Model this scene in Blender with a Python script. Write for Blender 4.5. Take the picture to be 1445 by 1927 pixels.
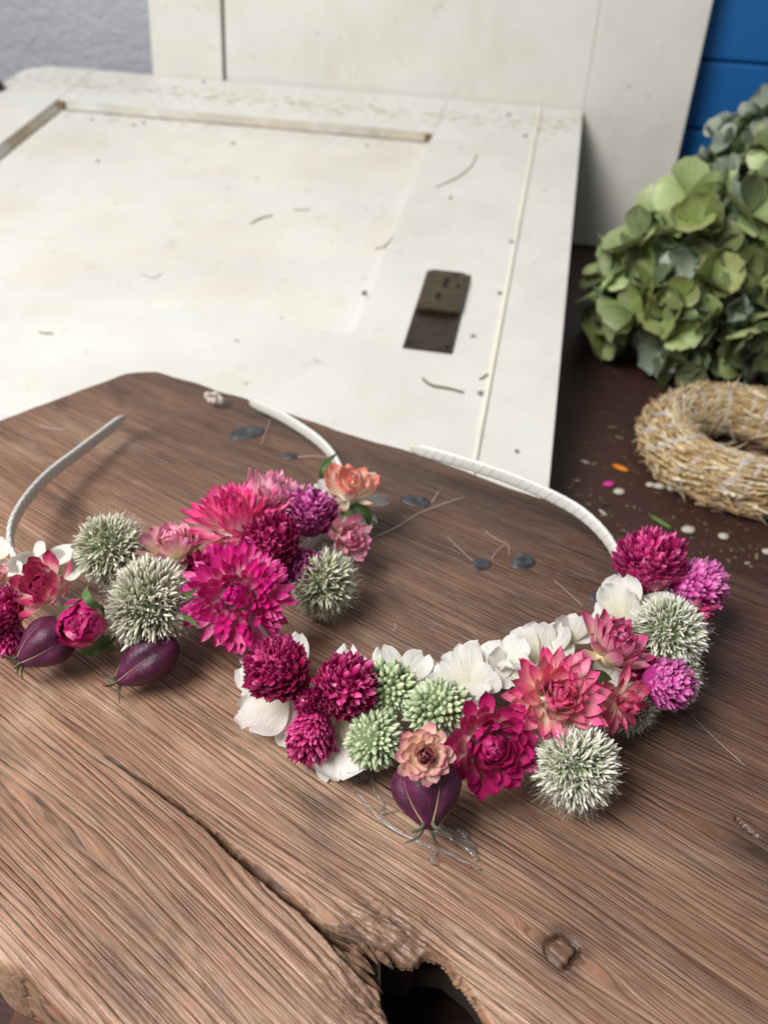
import bpy, math, random
import numpy as np
from mathutils import Matrix, Vector
R = math.radians
scene = bpy.context.scene
for o in list(bpy.data.objects):
    bpy.data.objects.remove(o)
COL = scene.collection

# ------------------------------------------------------------------ camera
PITCH, ROLL, FPX, CX, CY, CAMH = 35.13, 3.2, 1562.0, 722.5, 963.5, 0.215
p_, r_ = R(PITCH), R(ROLL)
Rm = np.array([[math.cos(r_), -math.sin(r_), 0], [math.sin(r_), math.cos(r_), 0], [0, 0, 1]])
WX = Rm @ np.array([1., 0, 0])                                  # world axes seen in camera coordinates
WY = Rm @ np.array([0, -math.sin(p_), math.cos(p_)])
WZ = Rm @ np.array([0, -math.cos(p_), -math.sin(p_)])
CAMP = np.array([0, 0, CAMH])
C_RIGHT = np.array([WX[0], WY[0], WZ[0]]); C_DOWN = np.array([WX[1], WY[1], WZ[1]]); C_FWD = np.array([WX[2], WY[2], WZ[2]])
C_UP, C_BACK = -C_DOWN, -C_FWD


def ray(px, py):
    return (px - CX) / FPX * C_RIGHT + (py - CY) / FPX * C_DOWN + C_FWD


def at(px, py, z=0.0):
    d = ray(px, py); return CAMP + d * ((z - CAMH) / d[2])


def on_plane(px, py, P0, n):
    d = ray(px, py); return CAMP + d * (((P0 - CAMP) @ n) / (d @ n))


def mpp(P):
    return ((P - CAMP) @ C_FWD) / FPX


def cdir(r, u, b):
    v = r * C_RIGHT + u * C_UP + b * C_BACK
    return v / np.linalg.norm(v)


cam = bpy.data.cameras.new('camera'); cam_o = bpy.data.objects.new('camera', cam); COL.objects.link(cam_o)
mw = Matrix.Identity(4)
for i in range(3):
    mw[i][0], mw[i][1], mw[i][2], mw[i][3] = C_RIGHT[i], C_UP[i], C_BACK[i], CAMP[i]
cam_o.matrix_world = mw
cam.sensor_fit = 'VERTICAL'; cam.sensor_height = 36.0; cam.lens = FPX / 1927 * 36.0
cam.clip_start = 0.01; cam.clip_end = 60
cam.dof.use_dof = True; cam.dof.focus_distance = 0.248; cam.dof.aperture_fstop = 13.0
scene.camera = cam_o
scene.render.engine = 'CYCLES'
scene.cycles.max_bounces = 8; scene.cycles.transparent_max_bounces = 12

# ------------------------------------------------------------------ light: a large window to the left, pale room light all round
world = bpy.data.worlds.new('World'); scene.world = world; world.use_nodes = True
bg = world.node_tree.nodes['Background']
bg.inputs['Color'].default_value = (0.92, 0.96, 1.0, 1); bg.inputs['Strength'].default_value = 0.22


def area(name, loc, target, sx, sy, power, col):
    l = bpy.data.lights.new(name, 'AREA'); l.shape = 'RECTANGLE'; l.size = sx; l.size_y = sy; l.energy = power; l.color = col
    o = bpy.data.objects.new(name, l); COL.objects.link(o); o.location = loc
    o.rotation_euler = (Vector(target) - Vector(loc)).to_track_quat('-Z', 'Y').to_euler()
    return o


area('window_light', (-0.78, -0.2, 1.15), (0.0, 0.3, 0.0), 0.75, 0.65, 29.5, (1.0, 0.98, 0.955))
vs = scene.view_settings
vs.view_transform = 'Standard'; vs.look = 'None'; vs.gamma = 1.0; vs.use_curve_mapping = False; vs.exposure = 0.10

# ------------------------------------------------------------------ helpers
rng = np.random.default_rng(7)


def hexc(h):
    h = h.lstrip('#'); c = [int(h[i:i + 2], 16) / 255 for i in (0, 2, 4)]
    return tuple(x / 12.92 if x < .04045 else ((x + .055) / 1.055) ** 2.4 for x in c) + (1.0,)


class NT:
    def __init__(s, name):
        s.m = bpy.data.materials.new(name); s.m.use_nodes = True
        s.t = s.m.node_tree; s.n = s.t.nodes; s.b = s.n['Principled BSDF']; s.out = s.n['Material Output']

    def node(s, typ, **kw):
        nd = s.n.new('ShaderNode' + typ)
        for k, v in kw.items():
            setattr(nd, k, v)
        return nd

    def link(s, a, b):
        s.t.links.new(a, b)

    def val(s, sock, v):
        if hasattr(v, 'is_output'):
            s.link(v, sock)
        else:
            sock.default_value = v

    def math(s, op, a, b=0.0, clamp=False):
        nd = s.node('Math', operation=op); nd.use_clamp = clamp
        s.val(nd.inputs[0], a); s.val(nd.inputs[1], b); return nd.outputs[0]

    def mix(s, f, a, b, blend='MIX'):
        nd = s.node('Mix', data_type='RGBA', blend_type=blend)
        s.val(nd.inputs[0], f); s.val(nd.inputs[6], a); s.val(nd.inputs[7], b); return nd.outputs[2]

    def ramp(s, f, stops, interp='LINEAR'):
        nd = s.node('ValToRGB'); cr = nd.color_ramp; cr.interpolation = interp
        while len(cr.elements) < len(stops):
            cr.elements.new(0.5)
        for e, (p, c) in zip(cr.elements, stops):
            e.position = p; e.color = c if len(c) == 4 else tuple(c) + (1,)
        s.link(f, nd.inputs[0]); return nd.outputs[0]

    def noise(s, vec, scale=5, detail=3, rough=.5, dist=0.0):
        nd = s.node('TexNoise'); nd.inputs['Scale'].default_value = scale; nd.inputs['Detail'].default_value = detail
        nd.inputs['Roughness'].default_value = rough; nd.inputs['Distortion'].default_value = dist
        if vec is not None:
            s.link(vec, nd.inputs['Vector'])
        return nd.outputs['Fac']

    def mapping(s, vec, scale=(1, 1, 1), loc=(0, 0, 0)):
        nd = s.node('Mapping'); nd.inputs['Scale'].default_value = scale; nd.inputs['Location'].default_value = loc
        s.link(vec, nd.inputs['Vector']); return nd.outputs[0]

    def bump(s, h, strength=.3, dist=.001, normal=None):
        nd = s.node('Bump'); nd.inputs['Strength'].default_value = strength; nd.inputs['Distance'].default_value = dist
        s.link(h, nd.inputs['Height'])
        if normal is not None:
            s.link(normal, nd.inputs['Normal'])
        return nd.outputs[0]

    def obj(s):
        return s.node('TexCoord').outputs['Object']

    def set(s, **kw):
        for k, v in kw.items():
            s.val(s.b.inputs[k.replace('_', ' ')], v)
        return s


BW = ((0, (0, 0, 0, 1)), (1, (1, 1, 1, 1)))


def grey(v):
    return (v, v, v, 1)


def make_mesh(name, verts, faces, uv=None, smooth=True):
    me = bpy.data.meshes.new(name)
    me.from_pydata([tuple(map(float, v)) for v in verts], [], [tuple(map(int, f)) for f in faces])
    if uv is not None:
        l = me.uv_layers.new(name='UVMap'); idx = np.zeros(len(me.loops), np.int32); me.loops.foreach_get('vertex_index', idx)
        l.data.foreach_set('uv', np.asarray(uv, np.float32)[idx].ravel())
    if smooth:
        me.polygons.foreach_set('use_smooth', np.ones(len(me.polygons), bool))
    me.update()
    return me


def link(name, me, mat=None, parent=None, mw=None):
    o = bpy.data.objects.new(name, me); COL.objects.link(o)
    if mat is not None:
        if len(me.materials) == 0:
            me.materials.append(mat)
        elif me.materials[0] is not mat:
            o.material_slots[0].link = 'OBJECT'; o.material_slots[0].material = mat
    if parent is not None:
        o.parent = parent
    if mw is not None:
        o.matrix_local = mw
    return o


def empty(name, loc=(0, 0, 0)):
    o = bpy.data.objects.new(name, None); COL.objects.link(o); o.empty_display_size = .01
    return o


def tag(o, label=None, cat=None, group=None, kind=None):
    for k, v in (('label', label), ('category', cat), ('group', group), ('kind', kind)):
        if v:
            o[k] = v
    return o


def mat4(side, d, n, pos, s=1.0):
    M = Matrix.Identity(4)
    for i in range(3):
        M[i][0], M[i][1], M[i][2], M[i][3] = side[i] * s, d[i] * s, n[i] * s, pos[i]
    return M


def norm(v):
    v = np.asarray(v, float); return v / (np.linalg.norm(v) + 1e-12)


def frame(n):
    n = norm(n); a = np.array([0, 0, 1.]) if abs(n[2]) < .9 else np.array([1., 0, 0])
    x = norm(np.cross(a, n)); return x, np.cross(n, x), n


def box(a0, a1, b0, b1, c0, c1, bev=0.0):
    """bevelled box as verts, faces"""
    import bmesh
    bm = bmesh.new(); bmesh.ops.create_cube(bm, size=1)
    for v in bm.verts:
        v.co = Vector(((a0 + a1) / 2 + v.co.x * (a1 - a0), (b0 + b1) / 2 + v.co.y * (b1 - b0), (c0 + c1) / 2 + v.co.z * (c1 - c0)))
    if bev:
        bmesh.ops.bevel(bm, geom=bm.edges[:], offset=bev, segments=2, affect='EDGES', profile=.6)
    bm.verts.index_update()
    V = [tuple(v.co) for v in bm.verts]; F = [[v.index for v in f.verts] for f in bm.faces]; bm.free()
    return V, F


def tube(pts, rad, sides=6, cap=True):
    pts = np.asarray(pts, float); n = len(pts)
    rad = np.broadcast_to(np.asarray(rad, float), (n,))
    T = np.gradient(pts, axis=0); T /= np.linalg.norm(T, axis=1)[:, None] + 1e-12
    x, y, _ = frame(T[0]); V = []; F = []
    for i in range(n):
        x = norm(x - T[i] * (x @ T[i])); y = np.cross(T[i], x)
        for k in range(sides):
            a = 2 * math.pi * k / sides
            V.append(pts[i] + rad[i] * (math.cos(a) * x + math.sin(a) * y))
    for i in range(n - 1):
        for k in range(sides):
            k2 = (k + 1) % sides
            F.append((i * sides + k, i * sides + k2, (i + 1) * sides + k2, (i + 1) * sides + k))
    if cap:
        F.append(tuple(range(sides - 1, -1, -1))); F.append(tuple((n - 1) * sides + k for k in range(sides)))
    return V, F


def spline(P, n):
    """Catmull-Rom through P sampled at n points of about equal arc length"""
    P = np.asarray(P, float); Q = np.vstack([2 * P[0] - P[1], P, 2 * P[-1] - P[-2]]); out = []
    for i in range(len(P) - 1):
        a, b, c, d = Q[i:i + 4]
        for t in np.linspace(0, 1, 24, endpoint=False):
            out.append(.5 * ((2 * b) + (c - a) * t + (2 * a - 5 * b + 4 * c - d) * t * t + (3 * b - a - 3 * c + d) * t ** 3))
    out.append(P[-1]); out = np.array(out)
    L = np.r_[0, np.cumsum(np.linalg.norm(np.diff(out, axis=0), axis=1))]
    s = np.linspace(0, L[-1], n)
    return np.stack([np.interp(s, L, out[:, k]) for k in range(out.shape[1])], 1)


def scatter(name, tmpl, A, P, mat, parent=None, kind='stuff'):
    """many copies of one small template joined in a mesh; A (m,3,3) columns side,dir,normal scaled; P (m,3)"""
    V, F, U = tmpl; V = np.asarray(V, float); F = np.asarray(F); U = np.asarray(U, float)
    A = np.asarray(A); P = np.asarray(P); m = len(P)
    VV = (np.einsum('mij,vj->mvi', A, V) + P[:, None, :]).reshape(-1, 3)
    FF = (F[None] + (np.arange(m) * len(V))[:, None, None]).reshape(-1, F.shape[1])
    me = make_mesh(name, VV, FF, np.tile(U, (m, 1)))
    o = link(name, me, mat, parent)
    if kind:
        o['kind'] = kind
    return o


def join(parts):
    V = []; F = []
    for v, f in parts:
        k = len(V); V += [tuple(x) for x in v]; F += [tuple(i + k for i in q) for q in f]
    return V, F


def vnoise(x, y, seed=0):
    r = np.random.default_rng(seed); tab = r.random((256, 256))
    xi = np.floor(x).astype(int); yi = np.floor(y).astype(int); fx = x - xi; fy = y - yi
    fx = fx * fx * (3 - 2 * fx); fy = fy * fy * (3 - 2 * fy)
    g = lambda a, b: tab[a & 255, b & 255]
    return (g(xi, yi) * (1 - fx) + g(xi + 1, yi) * fx) * (1 - fy) + (g(xi, yi + 1) * (1 - fx) + g(xi + 1, yi + 1) * fx) * fy


def fnoise(x, y, seed=0, octs=3):
    return sum(vnoise(x * 2 ** k, y * 2 ** k, seed + k) * .5 ** k for k in range(octs)) / sum(.5 ** k for k in range(octs))


def sstep(a, b, x):
    t = np.clip((x - a) / (b - a), 0, 1); return t * t * (3 - 2 * t)


# ------------------------------------------------------------------ materials of the setting
def paint_mat(name, base, stain, speck=.5, rough=.5, band_y=0.0):
    m = NT(name); oc = m.obj()
    n1 = m.noise(oc, 9, 5, .6); n2 = m.noise(m.mapping(oc, (60, 6, 60)), 1.0, 4, .6); n3 = m.noise(oc, 320, 2)
    c = m.mix(m.ramp(n1, ((.42, grey(0)), (.72, grey(1)))), base, stain)
    c = m.mix(m.math('MULTIPLY', m.ramp(n2, ((.5, grey(0)), (.75, grey(1)))), .35), c, hexc('#d8d9d6'))
    v = m.node('TexVoronoi'); v.inputs['Scale'].default_value = 48; m.link(oc, v.inputs['Vector'])
    vsep = m.node('SeparateColor'); m.link(v.outputs['Color'], vsep.inputs[0])
    sp = m.math('MULTIPLY', m.math('LESS_THAN', v.outputs['Distance'], m.math('MULTIPLY', m.noise(oc, 30, 2), .2)), m.math('GREATER_THAN', vsep.outputs[0], .72))
    c = m.mix(m.math('MULTIPLY', sp, speck), c, hexc('#8f8673'))
    dirt = m.ramp(m.noise(oc, 55, 6, .7), ((.60, grey(0)), (.76, grey(1))))
    blot = m.ramp(m.noise(m.mapping(oc, (1, 1, 1), (3, 7, 1)), 22, 6, .65, .5), ((.50, grey(0)), (.72, grey(1))))
    c = m.mix(m.math('MULTIPLY', blot, .4), c, hexc('#cccbba'))
    blu = m.ramp(m.noise(m.mapping(oc, (5, 14, 5), (1, 2, 1)), 1, 4, .6), ((.50, grey(0)), (.70, grey(1))))
    c = m.mix(m.math('MULTIPLY', blu, .5), c, hexc('#d3d8da'))
    c = m.mix(m.math('MULTIPLY', dirt, .5), c, hexc('#a89d86'))
    sp_ = m.node('SeparateXYZ'); m.link(oc, sp_.inputs[0])
    band = m.ramp(m.math('ABSOLUTE', m.math('SUBTRACT', sp_.outputs[1], band_y)), ((0, grey(1)), (.06, grey(0)))) if band_y else None
    if band is not None:
        gr = m.ramp(m.math('ADD', m.noise(m.mapping(oc, (1, 1.6, 1)), 85, 6, .72, .4), m.math('MULTIPLY', band, .17)), ((.66, grey(0)), (.74, grey(1))))
        c = m.mix(m.math('MULTIPLY', gr, .6), c, hexc('#9c8f76'))
    chip = m.ramp(m.noise(m.mapping(oc, (1, 1, 1), (5, 3, 2)), 140, 3, .6, 1.0), ((.735, grey(0)), (.75, grey(1))))
    c = m.mix(m.math('MULTIPLY', chip, .75), c, hexc('#7c6d56'))
    h = m.math('ADD', m.math('MULTIPLY', n2, .6), m.math('MULTIPLY', n3, .35))
    m.set(Base_Color=c, Roughness=rough, Specular_IOR_Level=.4, Normal=m.bump(h, .25, .0008))
    return m.m


M_PAINT = paint_mat('old_white_paint', hexc('#dcdad3'), hexc('#cfcac0'), band_y=.5)
M_PANEL = paint_mat('panel_paint', hexc('#dedad1'), hexc('#d0cabf'), band_y=.462)
M_BACKP = paint_mat('back_door_paint', hexc('#d9d6ce'), hexc('#ccc8be'), .35)
M_BEAD = paint_mat('bead_paint', hexc('#ece5d2'), hexc('#e2d8bf'))
M_BEVEL = paint_mat('worn_shaded_moulding_paint', hexc('#b0a48e'), hexc('#7d6c54'), .8)  # worn paint, darkened to paint in the shadow on top and left mouldings

m = NT('grime_and_shade'); n = m.noise(m.obj(), 60, 5, .65); m.set(Base_Color=m.ramp(n, ((.35, hexc('#57492f')), (.6, hexc('#86745a')), (.75, hexc('#b3a58c')))), Roughness=.95); M_GRIME_SHADE = m.m  # dirt colour that also paints in the shadow line at the mouldings
m = NT('dark_gap'); m.set(Base_Color=hexc('#55503f'), Roughness=.9); M_GAP = m.m
m = NT('limewash_wall'); oc = m.obj(); n = m.noise(oc, 70, 6, .65); n2 = m.noise(oc, 6, 3)
m.set(Base_Color=m.mix(n2, hexc('#bfc0c8'), hexc('#a6a8b4')), Roughness=.95, Normal=m.bump(n, .9, .006)); M_WALL = m.m
m = NT('blue_paint'); oc = m.obj(); n = m.noise(m.mapping(oc, (3, 3, 40)), 3, 4)
m.set(Base_Color=m.mix(n, hexc('#0a5696'), hexc('#0a64a8')), Roughness=.5); M_BLUE = m.m
m = NT('dark_table_paint'); oc = m.obj(); n = m.noise(oc, 14, 5, .6); n2 = m.noise(m.mapping(oc, (12, 180, 10)), 1, 4)
d = m.ramp(m.noise(oc, 90, 5, .7), ((.56, grey(0)), (.75, grey(1))))
c = m.mix(n, hexc('#2b1815'), hexc('#47291f')); c = m.mix(m.math('MULTIPLY', d, .35), c, hexc('#6d5a48'))
m.set(Base_Color=c, Roughness=.6, Normal=m.bump(m.math('ADD', n2, d), .4, .001)); M_TABLE = m.m
m = NT('reddish_batten_wood'); oc = m.obj(); n = m.noise(m.mapping(oc, (60, 8, 60)), 1.5, 5, .6)
m.set(Base_Color=m.ramp(n, ((.3, hexc('#2a140b')), (.6, hexc('#5b3019')), (.8, hexc('#7d4a2a')))), Roughness=.5, Normal=m.bump(n, .4, .001)); M_BATTEN = m.m
m = NT('aged_brass'); oc = m.obj(); n = m.noise(oc, 120, 4, .6)
m.set(Base_Color=m.ramp(n, ((.35, hexc('#3c3129')), (.75, hexc('#54473b')))), Metallic=.7, Roughness=.36, Normal=m.bump(n, .06, .0004)); M_BRASS = m.m
m = NT('rubbed_brass'); n = m.noise(m.obj(), 150, 4, .6)
m.set(Base_Color=m.ramp(n, ((.35, hexc('#43372d')), (.75, hexc('#62533f')))), Metallic=.7, Roughness=.3); M_BRASS2 = m.m
m = NT('keyhole_black'); m.set(Base_Color=(.006, .005, .005, 1), Roughness=.9); M_BLACK = m.m

# ------------------------------------------------------------------ setting: table, wall, blue boards
TZ = -0.055
V, F = box(-1.2, 1.6, -.02, 1.35, TZ - .03, TZ, .002)
tag(link('table_top', make_mesh('table_top', V, F, smooth=False), M_TABLE), 'dark brown painted table top dusted with crumbs and debris', 'table', kind='structure')

TH, PH = -.1612, .191                                   # front door: heading and slope
DO = np.array([.0893, .3836, -.028])
DA = np.array([math.cos(TH), math.sin(TH), 0]); DN0 = np.array([-math.sin(TH), math.cos(TH), 0])
DB = math.cos(PH) * DN0 + math.sin(PH) * np.array([0, 0, 1]); DNn = np.cross(DA, DB)
DH = .5454
TB = .084                                               # back door leans a little
VB = math.cos(TB) * np.array([0, 0, 1]) + math.sin(TB) * DN0; NB = np.cross(DA, VB)
DT = DO + DB * DH + NB * (-.001)


def door_empty(name, O, a, b, n):
    e = empty(name); M = Matrix.Identity(4)
    for i in range(3):
        M[i][0], M[i][1], M[i][2], M[i][3] = a[i], b[i], n[i], O[i]
    e.matrix_world = M
    return e


def dbox(name, parent, mat, *a, bev=.0012):
    V, F = box(*a, bev)
    return link(name, make_mesh(name, V, F, smooth=False), mat, parent)


# wall behind
WP = DT - NB * .06
wall = door_empty('wall', WP, DA, np.array([0, 0, 1.]), np.cross(DA, np.array([0, 0, 1.])))
V, F = box(-1.5, .098, -.25, 1.2, -.04, 0)
wall_o = link('wall', make_mesh('wall', V, F, smooth=False), M_WALL, None, wall.matrix_world.copy()); wall_o.name = 'wall'
bpy.data.objects.remove(wall); wall_o.name = 'wall'
tag(wall_o, 'rough bluish grey limewashed wall behind the doors', 'wall', kind='structure')

# blue boards right of the back door
be = door_empty('blue_boarding', DT - NB * .035 + DA * .1, DA, np.array([0, 0, 1.]), np.cross(DA, np.array([0, 0, 1.])))
tag(be, 'bright blue horizontal boarding behind the hydrangea at the top right', 'boarding')
for k in range(7):
    z0 = -.135 + k * .062
    dbox('board', be, M_BLUE, .0, .8, z0, z0 + .0605, -.014 - .002 * (k % 2), 0, bev=.003)
dbox('backing', be, M_BLUE, -.002, .8, -.134, .29, -.03, -.016, bev=0)

# back door, upright
bd = door_empty('back_door', DT, DA, VB, NB)
tag(bd, 'upright off-white panelled door leaning on the wall behind the flat door', 'door')
Z0 = -(DT[2] - TZ) / math.cos(TB) + .0015
dbox('stile', bd, M_BACKP, .0002, .1005, Z0, .6, -.028, 0)
dbox('stile', bd, M_BACKP, -.4535, -.3755, Z0, .6, -.028, 0)
dbox('panel', bd, M_BACKP, -.3725, -.0002, Z0, .6, -.026, -.0022)
dbox('groove', bd, M_GAP, -.376, -.372, Z0 + .001, .599, -.024, -.006, bev=0)

# front door, lying on a slope
fd = door_empty('front_door', DO, DA, DB, DNn)
tag(fd, 'worn off-white cupboard door lying at a slope with a brass lock', 'door')
XL, X0, X1, GX, Y1, Y2, YB, TK = -.593, -.5186, -.1358, -.0425, .1175, .4582, -.028, .02
dbox('stile', fd, M_PAINT, X1, GX - .0002, YB, DH, -TK, 0, bev=.0002)
dbox('bead', fd, M_BEAD, GX - .0007, GX + .0017, YB + .0005, DH - .0006, -TK + .001, .0011, bev=.0006)
dbox('edge_strip', fd, M_PAINT, GX + .0009, 0, YB, DH, -TK, -.0006, bev=.0004)
# left stile with a worn, cut corner at the top
import bmesh


def prism(poly, c0, c1):
    n = len(poly); V = [(x, y, c1) for x, y in poly] + [(x, y, c0) for x, y in poly]
    F = [tuple(range(n)), tuple(range(2 * n - 1, n - 1, -1))] + [(i, i + n, (i + 1) % n + n, (i + 1) % n) for i in range(n)]
    return V, F


rr = random.Random(3)
poly = [(XL, YB), (X0, YB), (X0, DH)]
for k in range(9):
    t = k / 8; poly.append((X0 - .012 - t * .042 + rr.uniform(-.001, .001), DH - .0005 - rr.uniform(0, .0016)))
for k in range(6):
    a = k / 5; poly.append((XL + .021 - .021 * math.sin(a * 1.57), DH - .004 - .02 * (1 - math.cos(a * 1.57)) - .004 * a))
V, F = prism(poly, -TK, 0); link('stile', make_mesh('stile', V, F, smooth=False), M_PAINT, fd)
# rails between the stiles, upper one with a chipped top edge
dbox('rail', fd, M_PAINT, X0, X1 - .0001, YB, Y1, -TK, -.0004, bev=.0002)
poly = [(X0 + .0004, Y2), (X1 - .0006, Y2)]
for k in range(40):
    poly.append((X1 - .0006 - (X1 - X0 - .001) * k / 39, DH - .0004 - max(0, rr.gauss(.0002, .0007))))
V, F = prism(poly, -TK, -.0003); link('rail', make_mesh('rail', V, F, smooth=False), M_PAINT, fd)
dbox('panel', fd, M_PANEL, X0 - .004, X1 + .004, Y1 - .004, Y2 + .004, -.018, -.0080, bev=0)


def sloped(name, p0, p1, q0, q1, z0, z1, mat):
    """strip between edge p0-p1 (height z0) and q0-q1 (height z1): a bevel of the frame"""
    V = [(*p0, z0), (*p1, z0), (*q1, z1), (*q0, z1), (*p0, z0 - .012), (*p1, z0 - .012), (*q1, z1 - .004), (*q0, z1 - .004)]
    F = [(0, 1, 2, 3), (4, 7, 6, 5), (0, 4, 5, 1), (1, 5, 6, 2), (2, 6, 7, 3), (3, 7, 4, 0)]
    link(name, make_mesh(name, V, F, smooth=False), mat, fd)


w = .0046
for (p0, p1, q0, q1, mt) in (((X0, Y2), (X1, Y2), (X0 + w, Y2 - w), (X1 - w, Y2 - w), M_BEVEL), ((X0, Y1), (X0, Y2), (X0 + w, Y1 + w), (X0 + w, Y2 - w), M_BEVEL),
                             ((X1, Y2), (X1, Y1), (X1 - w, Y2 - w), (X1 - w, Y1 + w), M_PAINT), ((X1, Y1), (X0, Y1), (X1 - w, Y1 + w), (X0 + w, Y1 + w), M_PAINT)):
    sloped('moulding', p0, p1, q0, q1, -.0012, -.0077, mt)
dbox('dirt_shadow_line', fd, M_GRIME_SHADE, X0 + w, X1 - w - .004, Y2 - w - .0022, Y2 - w, -.0100, -.0074, bev=.0006)  # dark strips and corner spots: dirt plus the moulding's shadow line as colour
dbox('dirt_shadow_line', fd, M_GRIME_SHADE, X0 + w, X0 + w + .0022, Y1 + .02, Y2 - w - .0024, -.0100, -.0074, bev=.0006)
dbox('dirt_shadow_line', fd, M_GRIME_SHADE, X0 + .001, X0 + w + .004, Y2 - w - .004, Y2 - .001, -.0095, -.0008, bev=.002)
dbox('dirt_shadow_line', fd, M_GRIME_SHADE, X1 - w - .004, X1 - .0015, Y2 - w - .002, Y2 - .002, -.0095, -.0010, bev=.002)


def dpt(px, py, lift=0.0):
    P = on_plane(px, py, DO + DNn * lift, DNn); d = P - DO
    return np.array([d @ DA, d @ DB, lift])


# lock: plate, raised case with key hole, screws
L0, L1, L2, L3 = dpt(806, 511), dpt(885, 522), dpt(850, 668), dpt(755, 655)
lx0, lx1 = (L0[0] + L3[0]) / 2, (L1[0] + L2[0]) / 2; ly0, ly1 = (L3[1] + L2[1]) / 2, (L0[1] + L1[1]) / 2
lock = dbox('lock_plate', fd, M_BRASS, lx0, lx1, ly0, ly1, .0003, .0016, bev=.0004); lock['label'] = 'tarnished dark brass lock plate'
lw, lh = lx1 - lx0, ly1 - ly0
poly = []
for k in range(7):
    a = math.pi + k / 6 * math.pi / 2; poly.append((lx0 + .006 + .001 + .006 * math.cos(a), ly0 + lh * .42 + .006 + .006 * math.sin(a)))
for k in range(7):
    a = -math.pi / 2 + k / 6 * math.pi / 2; poly.append((lx1 - .007 + .006 * math.cos(a), ly0 + lh * .42 + .006 + .006 * math.sin(a)))
poly += [(lx1 - .001, ly1 - .012), (lx1 - .004, ly1 - .004), (lx0 + .004, ly1 - .004), (lx0 + .001, ly1 - .012)]
V, F = prism(poly, .0016, .0056); lc = link('lock_case', make_mesh('lock_case', V, F, smooth=False), M_BRASS2, lock)
md = lc.modifiers.new('bevel', 'BEVEL'); md.width = .0012; md.segments = 2
for (fx, fy, wx, wy) in ((.43, .60, .0016, .0042), (.52, .79, .0018, .006), (.80, .76, .0012, .002)):
    V, F = box(lx0 + lw * fx - wx, lx0 + lw * fx + wx, ly0 + lh * fy - wy, ly0 + lh * fy + wy, .0050, .0060, .0003)
    link('keyhole', make_mesh('keyhole', V, F), M_BLACK, lock)
for (fx, fy, zz) in ((.1, .06, .0022), (.88, .06, .0022), (.7, .9, .0056)):
    q = np.array([lx0 + lw * fx, ly0 + lh * fy, zz - .0004]); V, F = tube([q, q + [0, 0, .0012]], [.0016, .0013], 10)
    link('screw', make_mesh('screw', V, F, smooth=False), M_BRASS, lock)
# hinge barrel at the far left edge
q = dpt(-8, 168); V, F = tube([q + [-.012, 0, .004], q + [.0, 0, .004], q + [.010, -.004, .003]], [.008, .010, .004], 12)
link('hinge', make_mesh('hinge', V, F), M_BRASS, fd)
# nail dents along the rails
m = NT('dent_grey'); m.set(Base_Color=hexc('#7d776a'), Roughness=.9); M_DENT = m.m
for (px, py, rd) in ((383, 154, .0022), (549, 194, .0014), (957, 216, .0026), (988, 256, .0026), (890, 633, .002), (171, 210, .0018), (437, 254, .002), (181, 287, .0018), (690, 258, .0014),
                     (268, 216, .002), (250, 220, .0016), (962, 455, .0022), (940, 552, .002), (685, 551, .0025), (905, 741, .0024), (972, 849, .0014), (330, 165, .0014), (848, 373, .0018)):
    q = dpt(px, py); q[2] = -.0081 if X0 + w < q[0] < X1 - w and Y1 + w < q[1] < Y2 - w else -.0004
    n = 9; ring = [(q[0] + rd * rr.uniform(.6, 1.2) * math.cos(6.283 * k / n), q[1] + rd * rr.uniform(.6, 1.2) * math.sin(6.283 * k / n)) for k in range(n)]
    V, F = prism(ring, q[2] - .001, q[2] + .0009); link('dent', make_mesh('dent', V, F, smooth=False), M_DENT, fd)

# stem bits strewn on the door
m = NT('dry_stem'); m.set(Base_Color=m.mix(m.noise(m.obj(), 200, 3), hexc('#8b8266'), hexc('#b3a98c')), Roughness=.8); M_STEM = m.m
m = NT('dark_chip'); m.set(Base_Color=m.mix(m.noise(m.obj(), 300, 3), hexc('#4a4232'), hexc('#877a5d')), Roughness=.9); M_CHIP = m.m
for pts, rad, lab, mt in ((((820, 353), (860, 335), (885, 315), (897, 292)), .0011, 'long curved dry stem lying on the door stile above the lock', M_STEM),
                          (((470, 404), (490, 394), (511, 389)), .0015, 'short thick stem bit in the middle of the door panel', M_STEM),
                          (((550, 377), (566, 379), (582, 377)), .0011, 'thin straw bit at the middle of the panel, right of the thick bit', M_STEM),
                          (((706, 451), (722, 448), (740, 447)), .0016, 'stem bit on the moulding at the right edge of the door panel', M_STEM),
                          (((74, 626), (88, 628), (100, 628)), .0012, 'tiny straw bit on the lower rail just above the board corner', M_STEM),
                          (((795, 714), (812, 727), (840, 732), (872, 740)), .0017, 'dark crumbly sliver on the lower rail below the lock', M_CHIP),
                          (((902, 715), (910, 711), (918, 705)), .0013, 'small dark stem bit on the groove right of the crumbly sliver', M_CHIP),
                          (((262, 498), (285, 505), (300, 498)), .0007, 'pale hair-thin straw on the lower part of the panel', M_STEM)):
    P = []; rad *= .52
    for (x, y) in pts:
        q = dpt(x, y); inside = X0 + w < q[0] < X1 - w and Y1 + w < q[1] < Y2 - w
        P.append(DO + DA * q[0] + DB * q[1] + DNn * ((-.0080 if inside else 0) + rad * .8))
    V, F = tube(spline(P, 9), [rad * (.6 + .4 * math.sin(.3 + 2.6 * k / 8)) for k in range(9)], 6)
    tag(link('stem_bit', make_mesh('stem_bit', V, F), mt), lab, 'stem', 'plant bits strewn on the door')

# ------------------------------------------------------------------ wooden board
ALPHA = R(-32)
ES = np.array([math.cos(ALPHA), math.sin(ALPHA), 0]); EW = np.array([-math.sin(ALPHA), math.cos(ALPHA), 0])
BT = .027


def sw(px, py, z=0.0):
    P = at(px, py, z); return np.array([P @ ES, P @ EW])


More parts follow.
